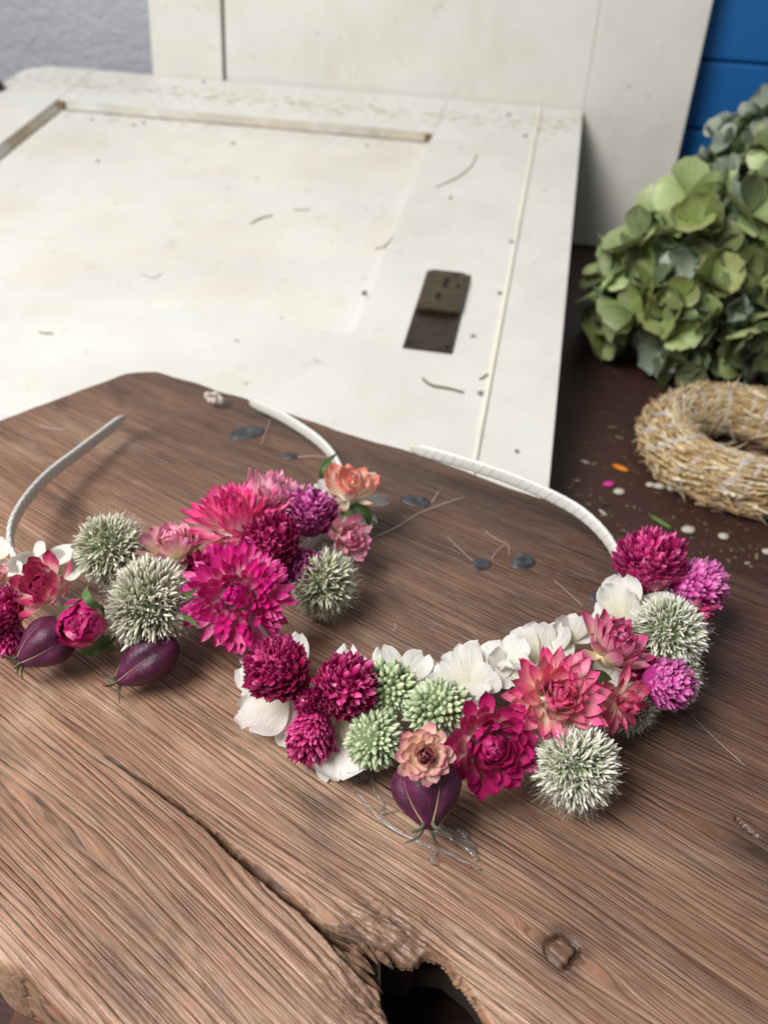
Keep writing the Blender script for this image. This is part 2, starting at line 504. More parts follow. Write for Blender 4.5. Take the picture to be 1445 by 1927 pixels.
crack = np.array([sw(*q) for q in ((205, 1425), (300, 1490), (390, 1555), (450, 1612), (520, 1672), (570, 1712), (605, 1745), (660, 1785), (720, 1815))])
crack_w = np.array([.0002, .0003, .0005, .0009, .0008, .0006, .0012, .003, .005])
hole = np.array([sw(*q) for q in ((730, 1802), (748, 1812), (785, 1816), (798, 1798), (835, 1808), (870, 1838), (902, 1880), (920, 1927), (930, 1990), (900, 2060), (810, 2060), (775, 1995), (755, 1945), (738, 1890), (726, 1850))])
backp = np.array([sw(*q) for q in ((285, 690), (400, 725), (500, 757), (640, 805), (780, 846), (900, 890), (1035, 937), (1170, 1000), (1300, 1040), (1445, 1095))])
endp = np.array([sw(*q) for q in ((262, 688), (130, 735), (0, 785))])
frontp = np.array([sw(*q) for q in ((0, 1812), (60, 1862), (130, 1925))])
S_A, S_B = min(endp[:, 0].min(), -.33), .42
sx_ = np.r_[-.6, backp[:, 0], .6]; wx_ = np.r_[backp[0, 1] - .001, backp[:, 1], backp[-1, 1] + .0]
w_front0 = frontp[:, 1].mean()
NS, NW = 860, 620
bb = np.linspace(0, 1, NW)
_d = 1 + 5.0 * np.exp(-((np.linspace(0, 1, 4000) - .47) / .075) ** 2); aa = np.interp(np.linspace(0, 1, NS), np.r_[0, np.cumsum(_d)] / _d.sum(), np.linspace(0, 1, 4001))
print('hole s', hole[:, 0].min(), hole[:, 0].max())
ew = np.linspace(w_front0, backp[0, 1], NW)
o_ = np.argsort(endp[:, 1])
# end of the board: slope through the end points, rounded at the back corner
k_ = np.polyfit(endp[:, 1], endp[:, 0], 1)
B2, A2 = np.meshgrid(bb ** 1.25, aa)
wref = w_front0 + (backp[0, 1] - w_front0) * B2
send = np.polyval(k_, wref) + .016 * np.clip((B2 - .93) / .07, 0, 1) ** 2.2
S = send + (S_B - send) * A2
wb = np.interp(S, sx_[np.argsort(sx_)], wx_[np.argsort(sx_)]) + .0012 * (fnoise(S * 60, S * 0, 3) - .5) * 2
wf = w_front0 + .003 * (fnoise(S * 45, S * 0 + 4, 9) - .5) * 2
W = wf + (wb - wf) * B2

knots = [(*sw(1050, 1785), .0035, .010), (*sw(1420, 1600), .004, .014), (*sw(510, 1665), .0015, .006), (*sw(880, 1400), .0012, .01), (*sw(120, 1560), .002, .01)]
hc = hole.mean(0)
fan = np.interp(W, [.02, .10, .18, .30, .40], [-.065, -.065, -.045, .04, .08])
G = W - (S - .0) * fan
for (ks, kw, amp, lw_) in knots + [(hc[0] + .004, hc[1] + .002, .010, .020)]:
    G -= np.tanh((W - kw) / (lw_ * .25)) * amp * np.exp(-((S - ks) / (lw_ * 2.6)) ** 2) * np.exp(-np.abs(W - kw) / lw_)
G += .0034 * (fnoise(S * 7, W * 20, 21, 2) - .5) + .0004 * (fnoise(S * 45, W * 130, 33, 2) - .5)


def polydist(S, W, poly, closed):
    d = np.full(S.shape, 1e9); k = np.zeros(S.shape); n = len(poly)
    for i in range(n if closed else n - 1):
        a = poly[i]; b = poly[(i + 1) % n]; ab = b - a; L2 = ab @ ab
        t = np.clip(((S - a[0]) * ab[0] + (W - a[1]) * ab[1]) / L2, 0, 1)
        dd = np.hypot(S - a[0] - t * ab[0], W - a[1] - t * ab[1]); better = dd < d
        d = np.where(better, dd, d); k = np.where(better, i + t, k)
    return d, k


def inside(S, W, poly):
    c = np.zeros(S.shape, bool); n = len(poly)
    for i in range(n):
        a = poly[i]; b = poly[(i + 1) % n]
        hit = ((a[1] > W) != (b[1] > W)) & (S < (b[0] - a[0]) * (W - a[1]) / (b[1] - a[1] + 1e-12) + a[0]); c ^= hit
    return c


Z = np.zeros_like(S)
# ridged grain relief, stronger towards the weathered front
relief = .00010 + .00012 * sstep(.26, .12, W)
Z += relief * (fnoise(S * 40, G * 700, 51, 2) - .5) * 2 + .0003 * (fnoise(S * 6, G * 90, 61, 2) - .5) * 2
near = (np.abs(S - hc[0]) < .14) & (np.abs(W - hc[1]) < .1)
d = np.full(S.shape, 1.); dd, _ = polydist(S, W, hole, True); ins = inside(S, W, hole)
sd = np.where(ins, -dd, dd)
sdn = sd + np.where(S > hc[0] + .002, .0012, .0030) * (fnoise(S * 70, G * 150, 77, 3) - .5) * 2
rot = sstep(.022, .002, sd) * sstep(.004, -.012, W - hc[1] - .002)          # rotten wood on the near side of the split
rot2 = np.exp(-(((S - sw(730, 1760)[0]) / .013) ** 2 + ((W - sw(730, 1760)[1]) / .0075) ** 2))
rot = np.clip(rot * .8 + rot2, 0, 1)
Z += rot * ((fnoise(S * 130, G * 620, 88, 3) - .6) * .0062 + (fnoise(S * 420, W * 420, 89, 2) - .5) * .0022)
Z -= .002 * sstep(.012, .0, sd)
Z -= (BT + .012) * sstep(.0014, -.0016, sdn)
cd, ck = polydist(S, W, crack, False)
cwid = np.interp(ck, np.arange(len(crack)), crack_w) * (.7 + .6 * fnoise(S * 160, S * 0, 15, 2))
Z -= .015 * sstep(1.0, .45, cd / (cwid * 1.15 + .00025)) * np.clip(cwid / .0006, .3, 1)
# second fine split in the rear and knot eye
for (pts, ww, dp) in ((((1385, 1540), (1400, 1556), (1425, 1575)), .0006, .003), (((1120, 1240), (1230, 1310), (1330, 1370)), .0002, .0008)):
    c2, _ = polydist(S, W, np.array([sw(*q) for q in pts]), False); Z -= dp * sstep(1.2, .3, c2 / ww)
ks, kw = sw(1052, 1790)
ang = np.arctan2(W - kw, S - ks); kr = np.hypot((S - ks) / .0040, (W - kw) / .0040) * (1 + .28 * (fnoise(2 + 1.3 * np.cos(ang), 2 + 1.3 * np.sin(ang), 71, 2) - .5) * 2 + .18 * (fnoise(S * 300, W * 300, 72, 2) - .5)); Z += -.0018 * np.exp(-((kr - 1) / .16) ** 2) * (.35 + .65 * sstep(-.6, .5, np.sin(ang + .6))) + .0003 * np.exp(-kr ** 2)
# rounded edges
edge = np.minimum.reduce([(wb - W), (W - wf), (S - send)])
Z -= .004 * (1 - np.sqrt(np.clip(1 - (1 - np.clip(edge / .005, 0, 1)) ** 2, 0, 1)))
# grain is drawn from these flowing coordinates; wear = bare weathered timber near the front, dark old surface at the back
wear = sstep(.29, .09, W + .16 * (S + .05) + .05 * (fnoise(S * 7, G * 30, 41, 3) - .5))
wear = np.clip(wear - .45 * sstep(.11, .25, S) * sstep(.05, .2, W), 0, 1)
knot_crack_dark = np.clip(1.2 * np.exp(-(cd / (cwid * 1.2 + .00035)) ** 2) * sstep(7.2, 5.5, ck) + np.exp(-((kr) / 1.25) ** 2) * .65 + .7 * np.exp(-((kr - 1.0) / .2) ** 2) * (.4 + .6 * sstep(-.6, .5, np.sin(ang + .6))) + .35 * np.exp(-((kr - 1.5) / .5) ** 2) + .55 * np.exp(-((np.hypot((S - sw(1425, 1600)[0]) / .016, (W - sw(1425, 1600)[1]) / .008)) ** 2)), 0, 1)  # knot tone; the crack's shade and dirt are painted in as dark too
Px = S[..., None] * ES + W[..., None] * EW; Px[..., 2] = Z
nv = NS * NW; idx = np.arange(nv).reshape(NS, NW)
Fq = np.stack([idx[:-1, :-1], idx[1:, :-1], idx[1:, 1:], idx[:-1, 1:]], -1).reshape(-1, 4)
lip = -(.0045 + .012 * fnoise(S * 90, W * 90, 99, 2) * np.where(W < hc[1] - .002, 1.0, .1)); Z = np.where(sd < .0035, np.maximum(Z, lip - .0012), Z); Px[..., 2] = Z; zf = (Z - lip).ravel()[Fq].max(1); cfar = cd.ravel()[Fq].min(1) / 1.0; Fq = Fq[(zf > 0) | ((sd.ravel()[Fq].min(1) > .0035))]
# skirt: sides of the slab
per = np.r_[idx[:, 0], idx[-1, 1:], idx[::-1, -1][1:], idx[0, ::-1][1:-1]]
Vt = Px.reshape(-1, 3); Vs = Vt[per].copy(); Vs[:, 2] = -BT
kk = np.arange(len(per)); k2 = (kk + 1) % len(per)
Fs = np.stack([per[kk], nv + kk, nv + k2, per[k2]], -1)
VA = np.vstack([Vt, Vs]); FA = np.vstack([Fq, Fs])
me = bpy.data.meshes.new('wooden_board'); me.vertices.add(len(VA)); me.vertices.foreach_set('co', VA.astype(np.float32).ravel())
me.loops.add(FA.size); me.loops.foreach_set('vertex_index', FA.astype(np.int32).ravel())
me.polygons.add(len(FA)); me.polygons.foreach_set('loop_start', (np.arange(len(FA)) * 4).astype(np.int32))
me.polygons.foreach_set('use_smooth', np.ones(len(FA), bool)); me.update(calc_edges=True); me.validate()


def attr(name, A, Bv, typ):
    a = me.attributes.new(name, typ, 'POINT'); a.data.foreach_set('vector' if typ == 'FLOAT_VECTOR' else 'value', np.r_[A, Bv].astype(np.float32).ravel())


g3 = np.stack([S, G, Z * .6], -1).reshape(-1, 3); attr('grain', g3, g3[per] - [0, 0, .02], 'FLOAT_VECTOR')
attr('wear', wear.ravel(), wear.ravel()[per], 'FLOAT'); attr('knot', knot_crack_dark.ravel(), knot_crack_dark.ravel()[per], 'FLOAT'); attr('rot', rot.ravel(), rot.ravel()[per], 'FLOAT')

m = NT('old_timber')
ga = m.node('Attribute', attribute_name='grain').outputs['Vector']; we = m.node('Attribute', attribute_name='wear').outputs['Fac']
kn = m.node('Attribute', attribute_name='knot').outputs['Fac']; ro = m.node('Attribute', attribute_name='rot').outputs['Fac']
gs = m.node('SeparateXYZ'); m.link(ga, gs.inputs[0]); gy = gs.outputs[1]
nA = m.noise(m.mapping(ga, (5, 55, 30), (7, 2, 0)), 1.0, 4, .6)               # slow drift of the rings
nB = m.noise(m.mapping(ga, (8, 330, 160), (3, 1, 0)), 1.0, 4, .6)            # wobble
nM = m.noise(m.mapping(ga, (9, 210, 100), (9, 4, 0)), 1.0, 4, .65)            # where rings show strongly
g4 = m.noise(m.mapping(ga, (90, 2600, 1200), (1, 5, 0)), 1.0, 3, .7)           # fibres
g5 = m.noise(m.mapping(ga, (60, 1900, 900), (5, 9, 0)), 1.0, 2, .6)           # pores
g6 = m.noise(m.mapping(ga, (24, 1250, 600), (2, 8, 0)), 1.0, 4, .7)


def rings(freq, a, b, ph):
    t = m.math('FRACT', m.math('ADD', m.math('ADD', m.math('MULTIPLY', gy, freq), m.math('MULTIPLY', nA, a)), m.math('ADD', m.math('MULTIPLY', nB, b), ph)))
    return m.ramp(t, ((0, grey(.35)), (.05, grey(0)), (.14, grey(.1)), (.24, grey(.85)), (.55, grey(1)), (.86, grey(.8)), (1, grey(.35))))


r1, r2 = rings(470.0, 6.0, .75, .0), rings(1150.0, 10.0, 1.2, .3)
k1 = m.math('MULTIPLY', m.math('SUBTRACT', 1.0, r1), m.ramp(nM, ((.36, grey(.15)), (.58, grey(1)))))
k2 = m.math('MULTIPLY', m.math('SUBTRACT', 1.0, r2), m.ramp(nM, ((.40, grey(1)), (.66, grey(.1)))))
pores = m.math('MULTIPLY', m.ramp(g5, ((.36, grey(1)), (.43, grey(0)))), m.math('ADD', .25, m.math('MULTIPLY', k1, .75)))
light = m.ramp(nB, ((.3, hexc('#815440')), (.5, hexc('#a5775d')), (.7, hexc('#c99f82'))))
dark = m.ramp(nB, ((.3, hexc('#3f2318')), (.5, hexc('#563222')), (.7, hexc('#704632'))))
c = m.mix(we, dark, light)
c = m.mix(m.math('MULTIPLY', m.ramp(nA, ((.52, grey(0)), (.66, grey(1)))), .55), c, m.mix(we, hexc('#37251a'), hexc('#6b5140')))
c = m.mix(m.math('MULTIPLY', m.ramp(nA, ((.34, grey(1)), (.46, grey(0)))), .4), c, m.mix(we, hexc('#75523a'), hexc('#b08a70')))
c = m.mix(m.math('MULTIPLY', k1, .9), c, m.mix(we, hexc('#1e120b'), hexc('#38241a')))
c = m.mix(m.math('MULTIPLY', k2, .72), c, m.mix(we, hexc('#2a1a11'), hexc('#553a2a')))
c = m.mix(m.math('MULTIPLY', m.math('SUBTRACT', g6, .44), 1.5, True), c, m.mix(we, hexc('#846650'), hexc('#d4b79c')))
c = m.mix(m.math('MULTIPLY', pores, .9), c, hexc('#1d120b'))
lines = m.math('SUBTRACT', 1.0, k1)
stn = m.ramp(m.noise(m.mapping(ga, (16, 40, 20), (11, 3, 0)), 1.0, 5, .6, .6), ((.54, grey(0)), (.70, grey(1))))
mot = m.noise(m.mapping(ga, (14, 26, 20), (21, 6, 0)), 1.0, 5, .62, .5)
c = m.mix(m.math('MULTIPLY', m.ramp(mot, ((.48, grey(0)), (.66, grey(1)))), .5), c, m.mix(we, hexc('#3a2417'), hexc('#74523c')))
c = m.mix(m.math('MULTIPLY', m.ramp(mot, ((.30, grey(1)), (.46, grey(0)))), .35), c, m.mix(we, hexc('#83593d'), hexc('#dcbd9e')))
c = m.mix(m.math('MULTIPLY', stn, .62), c, hexc('#38271c'))
c = m.mix(m.math('MULTIPLY', kn, .8), c, hexc('#24170f'))  # dark knots, and the crack's painted shade and dirt
rn = m.noise(m.obj(), 420, 4, .65)
c = m.mix(m.math('MULTIPLY', ro, .7), c, m.ramp(rn, ((.35, hexc('#43322a')), (.65, hexc('#9b7f6d')))))
hh = m.math('SUBTRACT', m.math('ADD', m.math('MULTIPLY', g4, .5), m.math('MULTIPLY', g6, .5)), m.math('ADD', m.math('MULTIPLY', k1, 1.0), m.math('ADD', m.math('MULTIPLY', k2, .4), m.math('MULTIPLY', pores, .9))))
bs = m.bump(hh, .8, .00042)
m.set(Base_Color=c, Roughness=m.math('ADD', .33, m.math('MULTIPLY', k1, .4)), Specular_IOR_Level=.5, Normal=bs)
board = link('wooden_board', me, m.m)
m = NT('torn_wood'); n = m.noise(m.mapping(m.obj(), (300, 300, 300)), 1, 4, .6)
m.set(Base_Color=m.ramp(n, ((.3, hexc('#3f2c20')), (.6, hexc('#7b5d47')), (.8, hexc('#a3846a')))), Roughness=.85, Normal=m.bump(n, .6, .0008)); M_SPL = m.m
m = NT('rotten_dark_wood'); m.set(Base_Color=m.mix(m.noise(m.obj(), 300, 4), hexc('#160e09'), hexc('#33231a')), Roughness=.95); M_ROTD = m.m
tag(board, 'thick weathered wooden board with a long crack and a rotted hole', 'board')

# hollow inside of the hole, wider than its rim
hv = []; cen = hole.mean(0)
for (k_o, zz) in ((1.12, -.005), (1.38, -.009), (1.55, -.016), (1.5, -BT)):
    for q in hole:
        w_ = cen + (q - cen) * (k_o + .05 * math.sin(q[0] * 900 + zz * 700)); pz = w_[0] * ES + w_[1] * EW; hv.append((pz[0], pz[1], zz))
nh_ = len(hole); hf = [(j * nh_ + k, j * nh_ + (k + 1) % nh_, (j + 1) * nh_ + (k + 1) % nh_, (j + 1) * nh_ + k) for j in range(3) for k in range(nh_)]
link('hole_wall', make_mesh('hole_wall', hv, hf), M_ROTD, board)
# torn splinters at the rim of the hole and along the split
_rs = random.Random(8)
for k in range(34):
    px, py = _rs.choice(((640, 1775), (665, 1800), (680, 1825), (690, 1850), (700, 1885), (708, 1915), (690, 1780), (715, 1795)))
    P0 = at(px + _rs.uniform(-26, 6), py + _rs.uniform(-16, 16), -.001); L = _rs.uniform(.002, .0065); wd = _rs.uniform(.0004, .0014)
    d = norm(ES + EW * _rs.uniform(-.18, .12) + np.array([0, 0, _rs.uniform(-.38, .02)])); zz = -.0008 - _rs.random() ** 2 * .010 * (1 if py > 1800 and px < 730 else .2)
    pts = [P0 - d * L * .6 + [0, 0, zz], P0 + [0, 0, zz], P0 + d * L * .7 + [0, 0, zz - .0006], P0 + d * L * 1.3 + [0, 0, zz - .0018]]
    V, F = tube(pts, [wd * .5, wd, wd * .8, wd * .15], 5); link('splinter', make_mesh('splinter', V, F, smooth=False), M_SPL, board)

# old nail plates let into the board
m = NT('dark_iron'); n = m.noise(m.obj(), 260, 4, .6)
m.set(Base_Color=m.ramp(n, ((.35, hexc('#26262a')), (.7, hexc('#55565c')))), Metallic=.1, Roughness=.5, Normal=m.bump(n, .5, .0006)); M_IRON = m.m
for i, (px, py, rx, ry) in enumerate(((466, 815, 33, 20), (545, 859, 18, 9), (782, 944, 33, 13), (906, 1063, 19, 14), (984, 1057, 28, 16), (1122, 1124, 16, 9))):
    P = at(px, py, 0); s = mpp(P); c0 = np.array([P[0], P[1], .0]); rx *= s; ry *= s * 1.6
    V = [c0 + [0, 0, .0006]]; n = 18
    for (f, z) in ((.55, .0006), (.92, .00045), (1.02, -.0012)):
        for k in range(n):
            a = 6.283 * k / n; wob = f * (1 + .10 * math.sin(2 * a + i) + .07 * math.sin(3 * a + 2 * i))
            q = c0 + (rx * wob * math.cos(a)) * (ES * .85 + EW * .2) + (ry * wob * math.sin(a)) * EW; V.append([q[0], q[1], z + .00012 * math.sin(5 * a + i)])
    F = [(0, 1 + k, 1 + (k + 1) % n) for k in range(n)] + [(1 + j * n + k, 1 + (j + 1) * n + k, 1 + (j + 1) * n + (k + 1) % n, 1 + j * n + (k + 1) % n) for j in range(2) for k in range(n)]
    link('nail_head', make_mesh('nail_head', V, F), M_IRON, board)['label'] = 'dark iron nail head'

# batten that carries the board at the near left
q0, q1 = at(12, 1830, -.029), at(20, 1927, -.029)
V, F = box(-.092, -.035, -.0, .16, TZ, -.0275, .0015)
bt = link('batten', make_mesh('batten', V, F, smooth=False), M_BATTEN)
tag(bt, 'reddish brown wooden batten under the near left corner of the board', 'batten')
#@@FLOWERS
# ------------------------------------------------------------------ petals: templates and materials
def petal(nu, nv, wid, shape, cup, curl, wave=0.0, seed=0, notch=0.0):
    r = np.random.default_rng(seed); V = []; U = []
    ph = r.random() * 6
    for j in range(nv):
        t = j / (nv - 1)
        if shape == 'lance':
            h = wid * (.38 + .62 * math.sin(min(t / .55, 1) * math.pi / 2)) * (1 - max(0, (t - .55) / .45) ** 1.9)
        elif shape == 'ovate':
            h = wid * (.35 + .65 * math.sin(min(t / .6, 1) * math.pi / 2)) * math.sqrt(max(0, 1 - max(0, (t - .55) / .45) ** 2.3)) if t < 1 else wid * .10
        elif shape == 'spat':                                      # blunt papery bract, widest near the tip
            h = wid * (.45 + .55 * math.sin(min(t / .75, 1) * math.pi / 2)) * (math.sqrt(max(0, 1 - (max(0, t - .7) / .3) ** 2.4)) if t < 1 else .22)
        else:                                                      # round
            h = wid * (.16 + .84 * math.sin(min(t / .62, 1) * math.pi / 2) ** 1.2) * (math.sqrt(max(0, 1 - (max(0, t - .62) / .38) ** 2.6)) if t < 1 else .28)
        a = curl * t; y = math.sin(a) / curl if abs(curl) > 1e-3 else t; z = (1 - math.cos(a)) / curl if abs(curl) > 1e-3 else 0
        for i in range(nu):
            x = (i / (nu - 1) * 2 - 1)
            up = cup * wid * (x * x) * (.3 + .7 * math.sin(math.pi * min(t * .9 + .1, 1))) + wave * math.sin(5 * t + 3.1 * x + ph) * t * (.3 + abs(x))
            tip = notch * (1 - abs(x)) * t ** 6
            V.append((x * h, y * (1 - tip) - math.sin(a) * up, z + math.cos(a) * up)); U.append((i / (nu - 1), t))
    F = [(j * nu + i, j * nu + i + 1, (j + 1) * nu + i + 1, (j + 1) * nu + i) for j in range(nv - 1) for i in range(nu - 1)]
    return V, F, U


_pm = {}


def petal_mesh(*key):
    if key not in _pm:
        V, F, U = petal(*key); me = make_mesh('petal', V, F, U); me.materials.append(None); _pm[key] = me
    return _pm[key]


def petal_mat(name, base, mid, tip, p=(.2, .58, .95), rough=.28, trans=.2, island=False, vary=.3):
    m = NT(name); uv = m.node('UVMap').outputs[0]
    sep = m.node('SeparateXYZ'); m.link(uv, sep.inputs[0])
    rnd = m.node('NewGeometry').outputs['Random Per Island'] if island else m.node('ObjectInfo').outputs['Random']
    cmb = m.node('CombineXYZ'); m.link(m.math('MULTIPLY', sep.outputs[0], 9.0), cmb.inputs[0]); m.link(m.math('MULTIPLY', sep.outputs[1], 1.3), cmb.inputs[1]); m.link(m.math('MULTIPLY', rnd, 37.0), cmb.inputs[2])
    st = m.noise(cmb.outputs[0], 1.6, 4, .6)
    t = m.math('ADD', sep.outputs[1], m.math('MULTIPLY', m.math('SUBTRACT', m.math('ADD', st, m.math('MULTIPLY', rnd, .6)), .8), .35), True)
    c = m.ramp(t, ((p[0], hexc(base)), (p[1], hexc(mid)), (p[2], hexc(tip))))
    v = m.math('ADD', 1.0 - vary * .6, m.math('ADD', m.math('MULTIPLY', rnd, vary), m.math('MULTIPLY', m.math('SUBTRACT', st, .5), .9)))
    hsv = m.node('HueSaturation'); m.link(v, hsv.inputs['Value']); m.link(c, hsv.inputs['Color'])
    m.set(Base_Color=hsv.outputs[0], Roughness=rough, Specular_IOR_Level=.8, Coat_Weight=.15, Coat_Roughness=.2, Normal=m.bump(st, .5, .0008))
    tr = m.node('BsdfTranslucent'); m.link(hsv.outputs[0], tr.inputs[0]); mx = m.node('MixShader'); mx.inputs[0].default_value = trans
    m.link(m.b.outputs[0], mx.inputs[1]); m.link(tr.outputs[0], mx.inputs[2]); m.link(mx.outputs[0], m.out.inputs['Surface'])
    return m.m


PETAL_COUNT = {}


def strawflower(hb, px, py, z, rpx, axis, mats, label, N=70, n=30, th0=0, th1=80, gam=1.2, shape='ovate', wid=.2, curl=(.2, 1.1), cup=.5, root=.3, len1=.4, seed=0, jit=1.0):
    """N papery petals in a golden-angle spiral: the n outer ones are parts, the rest form the flower's own mesh with its base"""
    P = at(px, py, z); Rr = rpx * mpp(P); x, y, nn = frame(cdir(*axis)); r = random.Random(seed * 7 + 1)
    M_out, M_in = mats; V = []; Fq = []; U = []; todo = []; len0 = 1.04 - root * .8
    for k in range(N):
        f = k / (N - 1); ph = k * 2.39996 + seed + r.uniform(-.15, .15); th = R(th0 + (th1 - th0) * f ** gam + r.gauss(0, 7) * jit)
        rad = math.cos(ph) * x + math.sin(ph) * y; d = math.cos(th) * rad + math.sin(th) * nn; no = math.cos(th) * nn - math.sin(th) * rad
        tw = r.gauss(0, .28) * jit; side = np.cross(d, no); side, no = math.cos(tw) * side + math.sin(tw) * no, math.cos(tw) * no - math.sin(tw) * side
        s = Rr * (len0 + (len1 - len0) * f) * (1 + r.uniform(-.2, .12) * jit); cu = round(curl[0] + (curl[1] - curl[0]) * f + r.choice((-.4, -.2, 0, .2, .4)), 1)
        pos = P + rad * Rr * root * (1 - f) ** .8 + nn * Rr * (-.10 + .14 * f)
        if k < n:
            todo.append((petal_mesh(5, 7, wid, shape, cup * .7, cu, .045, k % 4), mat4(side, d, no, pos, s)))
        else:
            tV, tF, tU = petal(4, 6, wid * (1 + .25 * f), shape, cup, cu, .02, k % 3); b0 = len(V)
            V += list((np.array(tV) * s) @ np.stack([side, d, no]) + pos); Fq += [tuple(i + b0 for i in q) for q in tF]; U += tU
    nb = len(V); prof = [(0.02, -.34), (.5 * root, -.30), (.85 * root, -.2), (1.0 * root, -.08), (.8 * root, .02), (.02, .08)]
    for (rd, hgt) in prof:
        for k in range(12):
            a = 6.2832 * k / 12; V.append(P + Rr * (rd * (math.cos(a) * x + math.sin(a) * y) + hgt * nn)); U.append((.5, .04))
    Fq += [(nb + j * 12 + k, nb + j * 12 + (k + 1) % 12, nb + (j + 1) * 12 + (k + 1) % 12, nb + (j + 1) * 12 + k) for j in range(5) for k in range(12)]
    fl = link('strawflower', make_mesh('strawflower', V, Fq, U), M_in, hb); fl['label'] = label
    for me, M in todo:
        link('petal', me, M_out, fl, M)
    PETAL_COUNT[hb.name] = PETAL_COUNT.get(hb.name, 0) + n
    return fl


def fib(n, cosmin=-1.0):
    k = np.arange(n) + .5; c = 1 - (1 - cosmin) * k / n; ph = k * 2.39996
    s = np.sqrt(np.clip(1 - c * c, 0, 1)); return np.stack([s * np.cos(ph), s * np.sin(ph), c], 1)


def basis(D, Nn):
    """rows of direction D and rough normal Nn -> (m,3,3) columns side, dir, normal"""
    D = D / np.linalg.norm(D, axis=1)[:, None]; Sd = np.cross(D, Nn); Sd /= np.linalg.norm(Sd, axis=1)[:, None] + 1e-9
    return np.stack([Sd, D, np.cross(Sd, D)], -1)


def gomphrena(hb, px, py, z, rpx, axis, mat, label, n=300, seed=0, tall=1.08, spread=.8):
    g = np.random.default_rng(seed); P = at(px, py, z); Rr = rpx * 1.12 * mpp(P); x, y, nn = frame(cdir(*axis)); B = np.stack([x, y, nn], 1); n = int(n * 1.25)
    N = fib(n, -.8) + g.normal(0, .03, (n, 3)); N /= np.linalg.norm(N, axis=1)[:, None]
    up = np.array([0, 0, 1.]); D = N * .8 + up * spread * (1.05 - np.clip(N[:, 2:3], -1, 1)) * .8 + g.normal(0, .11, (n, 3))
    lop = 1 + .10 * np.sin(2.3 * N[:, :1] + seed) + .08 * np.sin(3.1 * N[:, 1:2] + 2 * seed) ; Q = N * np.array([.66, .66, .66 * tall]) * Rr * lop * g.uniform(.90, 1.08, (n, 1)); s = Rr * .42 * g.uniform(.7, 1.3, n)
    A = basis(D @ B.T, -(N @ B.T)) * s[:, None, None]
    tm = petal(3, 5, .24, 'lance', .9, .5)
    me_core = []
    o = scatter('globe_amaranth', tm, A, Q @ B.T + P, mat, hb, 'stuff')
    # core inside the bracts
    V = []; F = []
    for j in range(9):
        a = math.pi * j / 8
        for k in range(14):
            b = 6.2832 * k / 14; V.append(P + Rr * .70 * (math.sin(a) * (math.cos(b) * x + math.sin(b) * y) + math.cos(a) * tall * nn))
    F = [(j * 14 + k, j * 14 + (k + 1) % 14, (j + 1) * 14 + (k + 1) % 14, (j + 1) * 14 + k) for j in range(8) for k in range(14)]
    link('core', make_mesh('core', V, F, np.tile([[.5, .3]], (len(V), 1))), mat, o); o['label'] = label
    return o


def hair_tmpl(bend=.35, thick=.02, segs=4):
    V = []; U = []
    for j in range(segs + 1):
        t = j / segs; r = thick * (1 - .75 * t)
        for k in range(3):
            a = 2.0944 * k; V.append((r * math.cos(a), t, bend * t * t + r * math.sin(a))); U.append((k / 3, t))
    F = [(j * 3 + k, j * 3 + (k + 1) % 3, (j + 1) * 3 + (k + 1) % 3, (j + 1) * 3 + k) for j in range(segs) for k in range(3)]
    return V, F, U


def bud_tmpl(w=.22, taper=.5):
    V = []; U = []
    for (t, f) in (((0, .5), (.3, .95), (.62, 1), (.85, .75), (1, taper * .35)) if taper > .15 else ((0, .7), (.3, 1), (.55, .78), (.8, .4), (1, .04))):
        for k in range(5):
            a = 1.2566 * k; V.append((w * f * math.cos(a), t, w * f * math.sin(a))); U.append((k / 5, t))
    F = [(j * 5 + k, j * 5 + (k + 1) % 5, (j + 1) * 5 + (k + 1) % 5, (j + 1) * 5 + k) for j in range(4) for k in range(5)]
    return V, F, U


